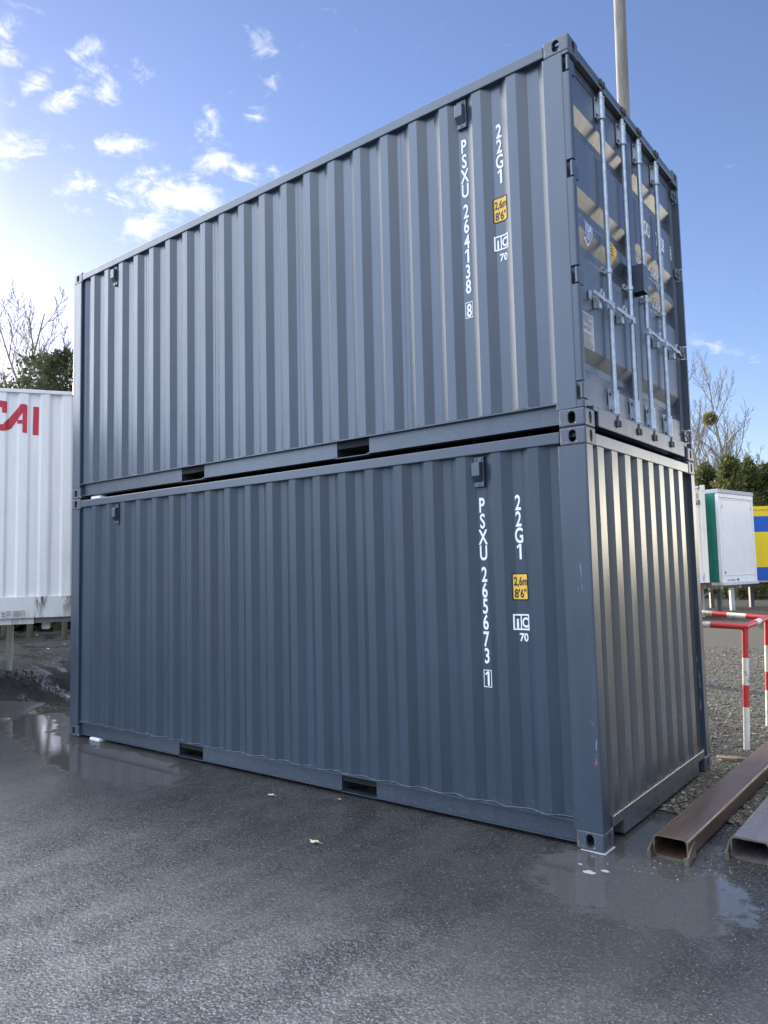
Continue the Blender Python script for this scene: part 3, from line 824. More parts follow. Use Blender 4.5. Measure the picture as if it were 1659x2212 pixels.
    f.lay('inspection_sticker', [M['blue'], M['white']], dl, on_door, (), cz)
    f = Flat()
    f.poly([(0.710, 4.095-H), (0.780, 4.095-H), (0.833, 4.05-H), (0.840, 3.985-H), (0.800, 3.895-H), (0.730, 3.875-H), (0.710, 3.89-H)], 0, .002)
    for i in range(6): f.rect(0.733, .700-.004*(i % 3), 4.045-H-i*.022, 4.052-H-i*.022, 1, .0035)
    for i in range(5): f.rect(0.773, .728-.004*(i % 2), 4.030-H-i*.022, 4.037-H-i*.022, 1, .0035)
    f.lay('round_sticker', [M['yellow'], M['black']], dl, on_door, (), cz)
    f = Flat(); f.rect(.128, .335, 3.135-H, 3.375-H, 0, .003)
    rng = random.Random(2)
    for i in range(21):
        z = 3.362-H-i*.0108
        if i in (6, 10, 11): continue
        f.rect(.142, .142+rng.uniform(.11, .180), z-.0035, z, 1, .0042)
    f.rect(.18, .192, 3.262-H, 3.272-H, 1, .0042); f.rect(.26, .272, 3.262-H, 3.272-H, 1, .0042)
    f.lay('data_plate', [M['plate'], M['ink']], dl, on_door, (), cz)
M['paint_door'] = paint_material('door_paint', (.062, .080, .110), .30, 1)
doors(upper)

# white packing pieces in the gaps and under the corner
M['packing'] = simple('white_packing', (.78, .79, .80), .6)
mb = MB(); mb.box(-5.64, -5.46, .03, .12, 0, .027)
o = mb.build('packing_block', M['packing'], bevel=.004); tag(o, 'small white packing piece lying under the wall foot of the bottom container', 'packing block', 'white packing pieces'); o.location = (0, -.035, .0)
o2 = o.copy(); COL.objects.link(o2); o2.location = (-.02, -.03, H-.024); o2['label'] = 'small white packing piece wedged in the gap between the two stacked containers'
mb = MB(); mb.prism([(-.150, -.004), (-.02, -.011), (.007, -.006), (.009, .15), (-.15, .15)], .0, .0055, 2)
o = mb.build('base_plate', simple('pale_sheet', (.50, .51, .52), .6)); tag(o, 'thin white sheet under the nearest bottom corner of the stack', 'base plate'); o.location = (0, 0, -.0035)

# ------------------------------------------------------------------ mast, barrier, steel beams
def mast():
    m, T = mat('mast_concrete')
    n = T.noise(T.mapping(T.co, (4, 4, .5)), 3, 6, .65); f = T.noise(T.co, 60, 4, .6)
    c = T.mix(T.ss(n, .35, .65), (.15, .14, .125, 1), (.25, .235, .205, 1)); c = T.mix(T.m('MULTIPLY', T.ss(f, .5, .7), .4), c, (.18, .17, .15, 1))
    T.put(T.b.inputs['Base Color'], c); T.b.inputs['Roughness'].default_value = .75; T.put(T.b.inputs['Normal'], T.bump(f, .3, .003))
    a = at(1348, 260, 11.2); b = at(1338, 0, 11.2)
    t = thing('mast', 'tall weathered round mast rising behind the door end of the stack', 'mast', (a.x, a.y, 0))
    mb = MB(); k = (b.x-a.x)/(b.z-a.z)
    pts = [(k*(z-a.z), (b.y-a.y)/(b.z-a.z)*(z-a.z), z) for z in (-.1, 3, 6, 9, 12)]
    mb.tube(pts, [.115, .106, .097, .088, .08], 24); mb.build('shaft', m, t, smooth=True)
    mb = MB(); mb.tube([(pts[0][0], pts[0][1], -.05), (pts[0][0], pts[0][1], .25)], .17, 20); mb.build('footing', m, t, smooth=True)
mast()

def barrier():
    def worn(name, col, chip, thr):
        m, T = mat(name)
        n = T.noise(T.co, 14, 6, .7); g = T.noise(T.mapping(T.co, loc=(4, 2, 1)), 9, 5, .7)
        c = T.mix(T.ss(n, thr, thr+.05), col+(1,), chip+(1,)); c = T.mix(T.m('MULTIPLY', T.ss(g, .54, .64), .6), c, (.13, .115, .06, 1))
        T.put(T.b.inputs['Base Color'], c); T.b.inputs['Roughness'].default_value = .45
        T.put(T.b.inputs['Normal'], T.bump(n, .25, .004)); return m
    red = worn('barrier_red', (.55, .045, .045), (.42, .30, .22), .66); white = worn('barrier_white', (.74, .71, .64), (.30, .24, .18), .62)
    ms = [red, white]
    t = thing('tubular_barrier', 'red and white striped tube barrier with peeling paint beside the gravel', 'barrier', (.10, 3.16, 0)); t.rotation_euler = (0, math.radians(2.4), 0)
    A = Vector((0, 0, 0)); B = Vector((-.045, 1.20, 0)); zt = 1.12; r = .029
    def bands(mb, p, q, cuts, first, rad=r):
        p, q = Vector(p), Vector(q); c = [0] + list(cuts) + [1]; m = first
        for a, b in zip(c, c[1:]):
            mb.tube([p.lerp(q, a), p.lerp(q, b)], rad, 14, m, caps=True); m = 1-m
    for base, zs in ((A, (.384, .585, .835)), (B, (.366, .56, .836))):
        mb = MB(); bands(mb, (base.x, base.y, -.05), (base.x, base.y, zt), [(z+.05)/(zt+.05) for z in zs], 1)
        mb.build('post', ms, t, smooth=True)
    dl = Vector((-.955, -.12, 0)); dl.normalize(); dl2 = Vector((-.93, .30, 0)).normalized()
    mb = MB(); bands(mb, (r*.9, 0, zt), tuple(Vector((0, 0, zt)) + dl*2.7), (.118, .155+.08, .33, .44, .55, .66, .77, .88), 0); mb.build('rail', ms, t, smooth=True)
    mb = MB(); bands(mb, (0, 0, zt), (B.x, B.y, zt), (.42, .62), 0); mb.build('rail', ms, t, smooth=True)
    mb = MB(); bands(mb, (B.x+.02, B.y, zt), tuple(Vector((B.x, B.y, zt)) + dl2*2.7), (.09, .17, .235, .34, .45, .56, .67, .78, .9), 0); mb.build('rail', ms, t, smooth=True)
    for e in (Vector((0, 0, 0)) + dl*2.65, B + dl2*2.65):
        mb = MB(); bands(mb, (e.x, e.y, -.05), (e.x, e.y, zt), (.4, .6, .8), 1); mb.build('post', ms, t, smooth=True)
barrier()

def beam(name, label, x, y, wid, rot, m, m2):
    t = thing(name, label, 'steel beam', (x, y, 0), 'rectangular steel beams on the ground', rot)
    def rr(w, h, r, n=5):
        pts = []
        for (cx, cz, t0) in ((w/2-r, h-r, 0), (-w/2+r, h-r, 90), (-w/2+r, r, 180), (w/2-r, r, 270)):
            for i in range(n+1):
                a = math.radians(t0+90*i/n); pts.append((cx+r*math.cos(a), cz+r*math.sin(a)))
        return pts
    hgt = .128; th = .011
    out = rr(wid, hgt, .032); inn = [(p[0], p[1]+th) for p in rr(wid-2*th, hgt-2*th, .022)]
    mb = MB(); n = len(out); Lb = 5.4; ys = [0, .8, 1.6, 2.4, 3.2, 4.2, Lb]
    for prof, flip in ((out, 0), (inn, 1)):
        base = len(mb.v)
        for yy in ys: mb.v += [(p[0], yy, p[1]) for p in prof]
        for j in range(len(ys)-1):
            for i in range(n):
                q = (i+1) % n; f = (base+j*n+i, base+j*n+q, base+(j+1)*n+q, base+(j+1)*n+i)
                mb.f.append(f if not flip else f[::-1]); mb.mi.append(0)
    for e in (0, len(ys)-1):
        for i in range(n):
            q = (i+1) % n; a = e*n; b = len(ys)*n+e*n
            mb.f.append((a+i, b+i, b+q, a+q)); mb.mi.append(1)
    mb.build('tube', [m, m2], t, smooth=True)
    for s in (-1, 1):     # bent locating lugs welded at the open end
        mb = MB(); x0 = s*(wid/2+.004)
        mb.hexa([(x0, .03, .012), (x0+s*.010, .03, .012), (x0, .09, .012), (x0+s*.010, .09, .012), (x0, .03, .088), (x0+s*.010, .03, .088), (x0, .09, .095), (x0+s*.010, .09, .095)])
        mb.hexa([(x0, -.055, .002), (x0+s*.014, -.055, .002), (x0, .0295, .012), (x0+s*.010, .0295, .012), (x0, -.055, .044), (x0+s*.014, -.055, .044), (x0, .0295, .088), (x0+s*.010, .0295, .088)])
        mb.box(min(x0+s*.0145, x0-s*.012), max(x0+s*.0145, x0-s*.012), -.063, -.0555, .0, .046)
        mb.build('lug', m2, t, bevel=.002)
    return t
def beam_mat(name, ca, cb, cc, rough, metal):
    m, T = mat(name)
    n = T.noise(T.mapping(T.co, (6, .9, 6)), 1.6, 6, .65); f = T.noise(T.co, 70, 5, .7); sc = T.noise(T.mapping(T.co, (70, 2.2, 70), (0, 0, .12)), 1, 4, .7)
    c = T.mix(T.ss(n, .36, .64), ca+(1,), cb+(1,)); c = T.mix(T.m('MULTIPLY', T.ss(f, .5, .72), .5), c, cc+(1,))
    c = T.mix(T.m('MULTIPLY', T.ss(sc, .64, .70), .45), c, (.30, .27, .25, 1))
    T.put(T.b.inputs['Base Color'], c); T.b.inputs['Metallic'].default_value = metal
    T.put(T.b.inputs['Roughness'], T.ss(n, .3, .7, rough*.7, rough*1.3)); T.put(T.b.inputs['Normal'], T.bump(f, .18, .002)); return m
lugm = beam_mat('lug_steel', (.10, .085, .06), (.16, .13, .09), (.05, .04, .03), .5, .2)
beam('steel_beam', 'rust brown hollow steel beam lying nearest the container end', .338, .15, .205, math.radians(-1.0), beam_mat('rusty_beam', (.085, .052, .037), (.125, .080, .056), (.045, .028, .020), .36, .15), lugm)
beam('steel_beam', 'grey hollow steel beam with a pale wet top at the right edge', .720, .36, .215, math.radians(-.5), beam_mat('grey_beam', (.13, .12, .125), (.17, .155, .16), (.09, .075, .07), .30, .15), lugm)

# ------------------------------------------------------------------ swap bodies and containers around the yard
M['body_white'] = None
def dirty_white(name, col, stain, amount=.5, streak=8):
    m, T = mat(name)
    n = T.noise(T.mapping(T.co, (streak, streak, .6)), 1, 6, .65); g = T.noise(T.co, 1.3, 5, .65)
    c = T.mix(T.m('MULTIPLY', T.ss(n, .45, .75), amount), col+(1,), stain+(1,))
    c = T.mix(T.m('MULTIPLY', T.ss(g, .5, .72), amount*.5), c, tuple(x*.8 for x in stain)+(1,))
    T.put(T.b.inputs['Base Color'], c); T.b.inputs['Roughness'].default_value = .42
    T.put(T.b.inputs['Normal'], T.bump(T.noise(T.co, 3, 3), .25, .01)); return m
def rusty_rail(name, zlo, zhi, spots):
    m, T = mat(name); X = T.sep(T.co)
    n = T.noise(T.mapping(T.co, (16, 16, 3)), 1, 6, .75); g = T.noise(T.co, 18, 5, .75)
    c = T.mix(T.m('MULTIPLY', T.ss(n, .5, .7), .35), (.68, .69, .68, 1), (.36, .34, .31, 1))
    c = T.mix(T.ss(g, .70, .74), c, (.07, .06, .05, 1))
    for (s0, s1) in spots:
        k = T.m('MULTIPLY', T.ss(X[0], s0, s0+.04), T.ss(X[0], s1-.04, s1, 1, 0)); k = T.m('MULTIPLY', k, T.ss(X[2], zlo, zhi, .35, 1))
        c = T.mix(T.m('MULTIPLY', k, T.ss(n, .42, .56)), c, (.085, .06, .045, 1))
    T.put(T.b.inputs['Base Color'], c); T.b.inputs['Roughness'].default_value = .5; return m
M['white_steel'] = dirty_white('white_steel', (.66, .66, .63), (.25, .21, .16), .7, 12)
M['bodywhite'] = dirty_white('dusty_white_body', (.82, .83, .84), (.58, .56, .51), .40)
M['cream'] = dirty_white('cream_body', (.78, .74, .64), (.45, .32, .18), .4, 10)
M['red_logo'] = simple('red_logo', (.52, .025, .055), .45, var=.15, scale=9)
M['grey_steel'] = simple('grey_steel', (.20, .20, .20), .6, var=.25, scale=12)

def white_swap():
    ang = math.atan2(.83309509, .5531298)
    t = thing('swap_body', 'white corrugated swap body on legs, red lettering, left of the stack', 'swap body', (-8.521, .364, 0), None, ang)
    # local x runs along the face (towards the stack), local -y is the visible face normal
    x0, x1, D = -9.6, 1.9, 2.5; zb, zt = 1.475, 4.36
    mb = MB(); pts = []; x = x0
    while x < x1:
        pts += [(x, .0, zb), (x+.105, .0, zb), (x+.14, .030, zb), (x+.245, .030, zb)]; x += .28
    pts += [(x1, 0, zb)]; sh = .549-.02
    # a plain joint strip near the right of the lettering
    mb.sheet(pts, lambda p: (p[0], p[1], zt-.05)); mb.box(.535, .575, -.006, .03, zb, zt-.05)
    mb.box(x0, x1, .06, D, zb, zt-.02)
    mb.build('body', M['bodywhite'], t, fix=True)
    mb = MB(); mb.box(x0-.01, .5345, -.012, .07, zt-.05, zt); mb.box(.5355, x1+.01, -.014, .07, zt-.052, zt-.004); mb.build('top_rail', M['bodywhite'], t, bevel=.004)
    mb = MB(); mb.box(x0, x1, -.012, .10, 1.19, 1.475); mb.build('bottom_rail', rusty_rail('rusty_bottom_rail', 1.2, 1.47, ((.40, .60), (.76, 1.1), (-1.2, -.9))), t)
    f = Flat(); f.rect(.004, .150, 1.20, 1.292, 0, .0); f.rect(.158, .318, 1.20, 1.292, 1, .0)
    rng = random.Random(4)
    for i in range(6):
        a = rng.uniform(.012, .09); f.rect(a, a+rng.uniform(.02, .05), 1.21+i*.013, 1.218+i*.013, 2, .002)
        f.rect(.17, .17+rng.uniform(.05, .13), 1.215+i*.012, 1.219+i*.012, 2, .002)
    f.lay('data_sticker', [simple('sticker_grey', (.50, .51, .52), .5, var=.3, scale=40), M['plate'], M['ink']], t, lambda a, b, l: (a, -.0145-l, b))
    f = Flat()
    f.poly([(.369, 4.125), (.443, 4.123), (.440, 3.722), (.364, 3.725)])
    f.poly([(.022, 3.765), (.090, 3.800), (.240, 4.030), (.238, 4.150), (.215, 4.150), (.190, 4.118), (-.002, 3.860), (-.002, 3.765)])
    f.poly([(.238, 3.750), (.296, 3.740), (.298, 4.128), (.270, 4.150), (.2385, 4.150), (.2385, 3.752)])
    f.poly([(.167, 3.872), (.236, 3.872), (.236, 3.925), (.171, 3.927)])
    f.poly([(-.42, 3.775), (-.0025, 3.765), (-.0025, 3.855), (-.36, 3.86)])
    f.poly([(-.42, 3.776), (-.361, 3.861), (-.361, 4.10), (-.42, 4.17)])
    f.poly([(-.4195, 4.172), (-.360, 4.10), (-.022, 4.092), (.041, 4.177), (-.05, 4.187)])
    f.poly([(-.021, 4.090), (-.021, 4.018), (.040, 4.016), (.040, 4.172)])
    cuts = [p[0] for p in pts if -.6 < p[0] < .6]
    def on_face(a, b, l):
        y = 0
        for p, q in zip(pts, pts[1:]):
            if p[0] <= a <= q[0]: y = p[1]+(q[1]-p[1])*(a-p[0])/max(1e-6, q[0]-p[0])
        return (a, y-l, b)
    f.lay('logo_lettering', M['red_logo'], t, on_face, cuts)
    mb = MB(); mb.box(x0+.4, .414, .03, .16, 1.105, 1.186); mb.box(x0+.4, x1-.2, 2.2, 2.35, 1.10, 1.186); mb.box(.50, .60, .15, .35, 1.02, 1.186)
    for xx in (-8, -6, -4, -2.2, -.6, .9): mb.box(xx-.05, xx+.05, .165, 2.195, 1.12, 1.18)
    mb.build('underframe', M['white_steel'], t)
    mb = MB(); mb.box(.42, x1, .05, 2.19, 1.115, 1.185); mb.build('floor_frame', M['grey_steel'], t)
    for (lx, ly, lz0) in ((-.14, 1.815, .31), (-.14, .45, .31), (-8.2, 1.8, .25), (-8.2, .45, .25)):
        if ly == .45 and lx > -1: lx = -3.4
        mb = MB(); mb.box(lx-.045, lx+.045, ly-.045, ly+.045, lz0+.16, 1.115); mb.box(lx-.036, lx+.036, ly-.036, ly+.036, lz0-.03, lz0+.1595); mb.box(lx-.085, lx+.085, ly-.06, ly+.06, 1.03, 1.095)
        lg = mb.build('leg', M['white_steel'], t, bevel=.004)
    mb = MB(); mb.tube([(-.30, .10, 1.09), (-.24, .09, .98), (-.22, .09, .93)], .018, 8); mb.build('lock_handle', M['bodywhite'], t)
white_swap()

def box_on_legs(name, label, N, ang, lx, ly, zb, zt):
    return thing(name, label, 'swap body', (N[0], N[1], 0), 'swap bodies parked in the yard behind', ang)

def green_swap():
    ang = math.atan2(22.582-20.167, -3.680+4.165)
    t = box_on_legs('swap_body', 'white ended swap body with a green curtain side, on legs beyond the gravel', (-4.165, 20.167), ang, 0, 0, 0, 0)
    # local x along the white end (2.46), local +y along the curtain side (away, left)
    zb, zt = 1.12, 3.93; Wd, Ln = 2.46, 7.4
    gwhite = dirty_white('clean_white_panel', (.80, .80, .80), (.62, .60, .56), .3, 3)
    mb = MB(); mb.box(.06, Wd-.06, 0.01, .05, zb+.12, zt-.16); mb.build('end_panel', gwhite, t)
    mb = MB(); mb.box(0, .10, 0, .10, zb, zt-.15); mb.box(Wd-.10, Wd, 0, .10, zb, zt-.15); mb.box(.10, Wd-.10, 0, .08, zb, zb+.14); mb.box(0.0, Wd, -.01, .10, zt-.15, zt-.03)
    mb.box(.13, .14, -.005, .01, zb+.14, zt-.16); mb.box(Wd-.14, Wd-.13, -.005, .01, zb+.14, zt-.16); mb.box(.14, Wd-.14, -.004, .01, zt-.20, zt-.19); mb.box(.14, Wd-.14, -.004, .01, zb+.22, zb+.23)
    mb.build('end_frame', M['bodywhite'], t)
    mb = MB(); mb.box(-.03, Wd+.03, -.03, Ln+.03, zt-.03, zt+.10); mb.build('roof', simple('grey_roof_cap', (.42, .44, .47), .5), t, bevel=.02)
    mb = MB(); n = 60; pts = [(-.012-.012*math.sin(i*1.9), .10+i*(Ln-.2)/n, zb+.02) for i in range(n+1)]
    mb.sheet(pts, lambda p: (p[0], p[1], zt-.031)); mb.build('curtain', simple('green_tarp', (.012, .17, .13), .4, var=.12, scale=3), t, fix=False)
    mb = MB(); mb.tube([(-.035, .42, zb+.38), (-.05, .44, zb+.24), (-.035, .42, zb+.12)], .022, 8); mb.build('curtain_handle', M['bodywhite'], t)
    mb = MB(); mb.box(0.02, Wd-.02, .2, Ln, zb, zb+.02); mb.box(.03, Wd-.03, Ln-.05, Ln, zb, zt-.05); mb.box(Wd-.05, Wd-.01, .1, Ln, zb, zt-.1); mb.build('inner_body', M['bodywhite'], t)
    mb = MB(); mb.box(-.02, Wd+.02, -.04, .35, zb-.09, zb-.002); mb.box(.5, .62, .3, Ln, zb-.22, zb-.002); mb.box(1.8, 1.92, .3, Ln, zb-.22, zb-.002); mb.box(.2, Wd-.2, 1.0, 1.14, zb-.18, zb-.09); mb.build('underframe', M['white_steel'], t)
    f = Flat(); rng = random.Random(7)
    for i in range(14): f.rect(.32+i*.04, .32+i*.04+rng.uniform(.012, .03), zb+.03, zb+.03+rng.uniform(.04, .085), 0, .002)
    f.rect(.98, 1.12, zb+.03, zb+.10, 0, .002); f.lay('lettering', M['ink'], t, lambda a, b, l: (a, -l, b))
    f = Flat(); f.rect(.19, .27, zb+.26, zb+.34); f.lay('red_sticker', M['red_logo'], t, lambda a, b, l: (a, .005-l*2, b))
    f = Flat(); f.frame(.20, .28, zt-.50, zt-.40, .012); f.frame(Wd-.24, Wd-.17, zt-.50, zt-.40, .012); f.lay('lashing_eye', M['grey_steel'], t, lambda a, b, l: (a, .005-l*2, b))
    for (lx, ly) in ((.70, 1.05), (1.95, 1.05), (.7, 6.2), (1.95, 6.2)):
        mb = MB(); mb.box(lx-.06, lx+.06, ly-.06, ly+.06, .10, zb-.095); mb.box(lx-.05, lx+.05, ly-.05, ly+.05, -.05, .0995)
        mb.tube([(lx+.02, ly-.02, .62), (lx+1.0, ly-.05, zb-.10)] if lx < 1 else [(lx-.02, ly-.02, .62), (lx-.6, ly-.05, zb-.10)], .035, 6)
        mb.build('leg', M['white_steel'] if lx < 1 and ly < 2 else M['grey_steel'], t)  # legs in shade get the grey: their shade is put into the colour
    mb = MB(); mb.tube([(-.20, .9, zb-.05), (-.62, 1.2, .55)], .04, 6); mb.build('brace', M['white_steel'], t)
green_swap()

def cream_box():
    # right front corner at about (-4.1, 18.45); face runs left
    a = Vector((-4.085, 18.38)); b = Vector((-4.56, 18.22)); d = (b-a).normalized(); ang = math.atan2(-d.y, -d.x)
    t = thing('swap_body', 'cream corrugated box with rust streaks just behind the end of the stack', 'swap body', (a.x, a.y, 0), 'swap bodies parked in the yard behind', ang)
    zb, zt = 1.16, 3.97; D = 6.0; Wd = 2.5
    mb = MB(); pts = []; x = -Wd+.1
    while x < -.14: pts += [(x, .02, zb+.30), (x+.09, .02, zb+.30), (x+.12, .055, zb+.30), (x+.20, .055, zb+.30)]; x += .235
    pts = [p for p in pts if p[0] < -.13] + [(-.12, .02, zb+.3)]
    mb.sheet(pts, lambda p: (p[0], p[1], zt-.02)); mb.box(-Wd, 0, .09, D, zb, zt-.03)
    mb.build('body', M['cream'], t)
    mb = MB(); mb.box(-.125, 0, -.01, .12, zb, zt+.03); mb.box(-Wd, -Wd+.12, -.01, .12, zb, zt+.03); mb.box(-.10, .012, -.02, .13, zt-.14, zt+.035); mb.build('corner_post', M['cream'], t, bevel=.01)
    mb = MB(); mb.box(-Wd+.12, -.126, -.005, .09, zb, zb+.30); mb.box(-Wd+.12, -.126, -.005, .09, zt-.05, zt+.02); mb.build('bottom_rail', rusty_rail('cream_rusty_rail', 1.1, 1.5, ((-.5, -.3), (-.2, -.1))), t)
    f = Flat()
    f.rect(-.60, -.30, zt-.13, zt-.055, 1, .004)
    for i in range(4): f.poly([(-.60+i*.085, zt-.13), (-.56+i*.085, zt-.13), (-.52+i*.085, zt-.055), (-.56+i*.085, zt-.055)], 0, .006)
    f.lay('warning_stripe', [M['black'], M['yellow']], t, lambda a, b, l: (a, .0-l*2, b))
    f = Flat(); f.text('321', -.30, zt-.27, .15, .80, .03, 0, .006); f.text('NGB', -.27, zt-.46, .14, .72, .03, 0, .006)
    f.text('<', -.22, zb+.14, .12, .7, .02, 0, .004)
    f.lay('lettering', M['ink'], t, lambda a, b, l: (a, .015-l*2, b))
    mb = MB(); mb.box(-Wd+.1, -.1, .1, D, zb-.16, zb-.005); mb.build('underframe', M['grey_steel'], t)
    mb = MB(); mb.box(-.46, -.22, .0, .09, zb-.17, zb-.03); mb.build('tail_light', simple('lamp_red', (.22, .015, .02), .3), t)
    for lx in (-.35, -Wd+.3):
        for ly in (.9, D-.6):
            mb = MB(); mb.box(lx-.06, lx+.06, ly-.06, ly+.06, -.05, zb-.165); mb.build('leg', M['white_steel'], t)
cream_box()

def yellow_box():
    D = 27.0
    a = at(1619.4, 1165, D); rt2 = Vector((RT.x, RT.y)).normalized(); ang = math.atan2(rt2.y, rt2.x)
    t = thing('swap_body', 'swap body striped in yellow and blue behind the white one', 'swap body', (a.x, a.y, 0), 'swap bodies parked in the yard behind', ang)
    ye = simple('body_yellow', (.80, .56, .005), .4, var=.05, scale=2); bl = simple('body_blue', (.004, .085, .42), .4, var=.08, scale=2)
    zs = [1.04, 1.54, 2.82, 3.395, 3.64, 3.76]; x0, x1 = -1.2, 6.2; Dp = 2.5
    mb = MB()
    for i, (za, zc) in enumerate(zip(zs, zs[1:])):
        mb.box(x0, x1, 0 if i < 4 else -.012, Dp, za+(.0 if i == 0 else .0), zc, (1, 0, 1, 0, 0)[i])
    mb.v = mb.v
    mb.build('body', [ye, bl], t, fix=False)
    mb = MB(); mb.box(x0, x1, -.02, .02, 3.625, 3.645); mb.box(x0, x1, -.03, .05, 1.0, 1.045); mb.build('trim_rail', simple('trim_yellow', (.62, .42, .01), .5), t)
    mb = MB(); mb.box(x0+.1, x1-.1, .6, .75, .82, 1.0); mb.box(x0+.1, x1-.1, 1.8, 1.95, .82, 1.0); mb.build('underframe', M['grey_steel'], t)
    for lx in (x0+.6, .95, 2.6, x1-.6):
        mb = MB(); mb.box(lx-.07, lx+.07, .3, .44, -.05, .99); mb.build('leg', M['white_steel'], t)
        mb = MB(); mb.box(lx-.07, lx+.07, 2.0, 2.14, -.05, .99); mb.build('leg', M['grey_steel'], t)
yellow_box()

# ------------------------------------------------------------------ trees
def leaf_material(name, c1, c2, trans=.25):
    m, T = mat(name)
    n = T.noise(T.co, 1.4, 4, .6); n2 = T.noise(T.co, 18, 2, .5)
    c = T.mix(T.ss(T.m('MULTIPLY_ADD', n2, .5, T.m('MULTIPLY', n, .5)), .38, .62), c1+(1,), c2+(1,))
    T.put(T.b.inputs['Base Color'], c); T.b.inputs['Roughness'].default_value = .55; T.b.inputs['Specular IOR Level'].default_value = .3
    tr = T.add('ShaderNodeBsdfTranslucent'); T.put(tr.inputs[0], c); mx = T.add('ShaderNodeMixShader'); mx.inputs[0].default_value = trans
    T.l.new(T.b.outputs[0], mx.inputs[1]); T.l.new(tr.outputs[0], mx.inputs[2])
    for n_ in T.n:
        if n_.type == 'OUTPUT_MATERIAL': T.l.new(mx.outputs[0], n_.inputs[0])
    return m
BARK = simple('bark', (.085, .075, .06), .8, var=.35, scale=5)
PALE = simple('pale_twig_bark', (.24, .22, .185), .8, var=.25, scale=5)

def leafy(name, label, cat, base, h, rad, n, size, seed, m, group=None, shape='cone', z0=.0):
    rng = random.Random(seed)
    t = thing(name, label, cat, base, group)
    mb = MB(); mb.tube([(0, 0, -.2), (.05, 0, h*.4), (0, .05, h*.8)], [rad*.055, rad*.045, rad*.015], 8)
    for i in range(9):
        a = rng.random()*6.28; z = max(z0, h*rng.uniform(.15, .7)); r = rad*.7
        mb.tube([(0, 0, z), (math.cos(a)*r*.5, math.sin(a)*r*.5, z+h*.06), (math.cos(a)*r, math.sin(a)*r, z+h*.15)], [rad*.03, rad*.02, rad*.008], 5)
    mb.build('trunk', BARK, t)
    # clumps: several sub-plumes so that the outline is uneven and gaps stay open
    cl = []
    for i in range(46 if shape == 'cone' else 40):
        u = rng.random()
        if shape == 'cone':
            z = h*(.04+.90*u); rr = rad*(1-u)**.62*(.55+.5*rng.random()); s = (rad*.30)*(1.15-.6*u)
            a = rng.random()*6.28; cl.append((math.cos(a)*rr, math.sin(a)*rr, z, s, s*2.0))
        else:
            a = rng.random()*6.28; ph = math.asin(rng.uniform(-.5, 1)); rr = rad*(.55+.4*rng.random())
            s = rad*rng.uniform(.18, .34); cl.append((math.cos(a)*math.cos(ph)*rr, math.sin(a)*math.cos(ph)*rr, h*.55+math.sin(ph)*h*.40, s, s*.9))
    if shape == 'cone': cl.append((0, 0, h*.93, rad*.10, h*.09)); cl.append((rad*.1, 0, h*.84, rad*.16, h*.10))
    mb = MB()
    for i in range(n):
        c = cl[rng.randrange(len(cl))]
        while True:
            p = Vector((rng.gauss(0, 1), rng.gauss(0, 1), rng.gauss(0, 1)))
            if p.length > .01: break
        p = p.normalized()*rng.random()**.40
        q = Vector((c[0]+p.x*c[3], c[1]+p.y*c[3], c[2]+p.z*c[4]))
        if q.z < z0: continue
        out = Vector((q.x, q.y, 0)); out = out.normalized() if out.length > .01 else Vector((1, 0, 0))
        d = (out*rng.uniform(.1, .9) + Vector((0, 0, 1))*rng.uniform(-.2, 1.0) + Vector((rng.uniform(-1, 1), rng.uniform(-1, 1), rng.uniform(-1, 1)))*.6).normalized()
        s = d.cross(Vector((rng.uniform(-1, 1), rng.uniform(-1, 1), rng.uniform(-1, 1)))).normalized()
        l = size*rng.uniform(.6, 1.5); w = l*rng.uniform(.28, .5)
        mb.face([q-s*w*.5, q+d*l*.5-s*w*.5, q+d*l+s*w*.1, q+d*l*.45+s*w*.6])
    mb.build('crown', m, t, fix=False)
    return t

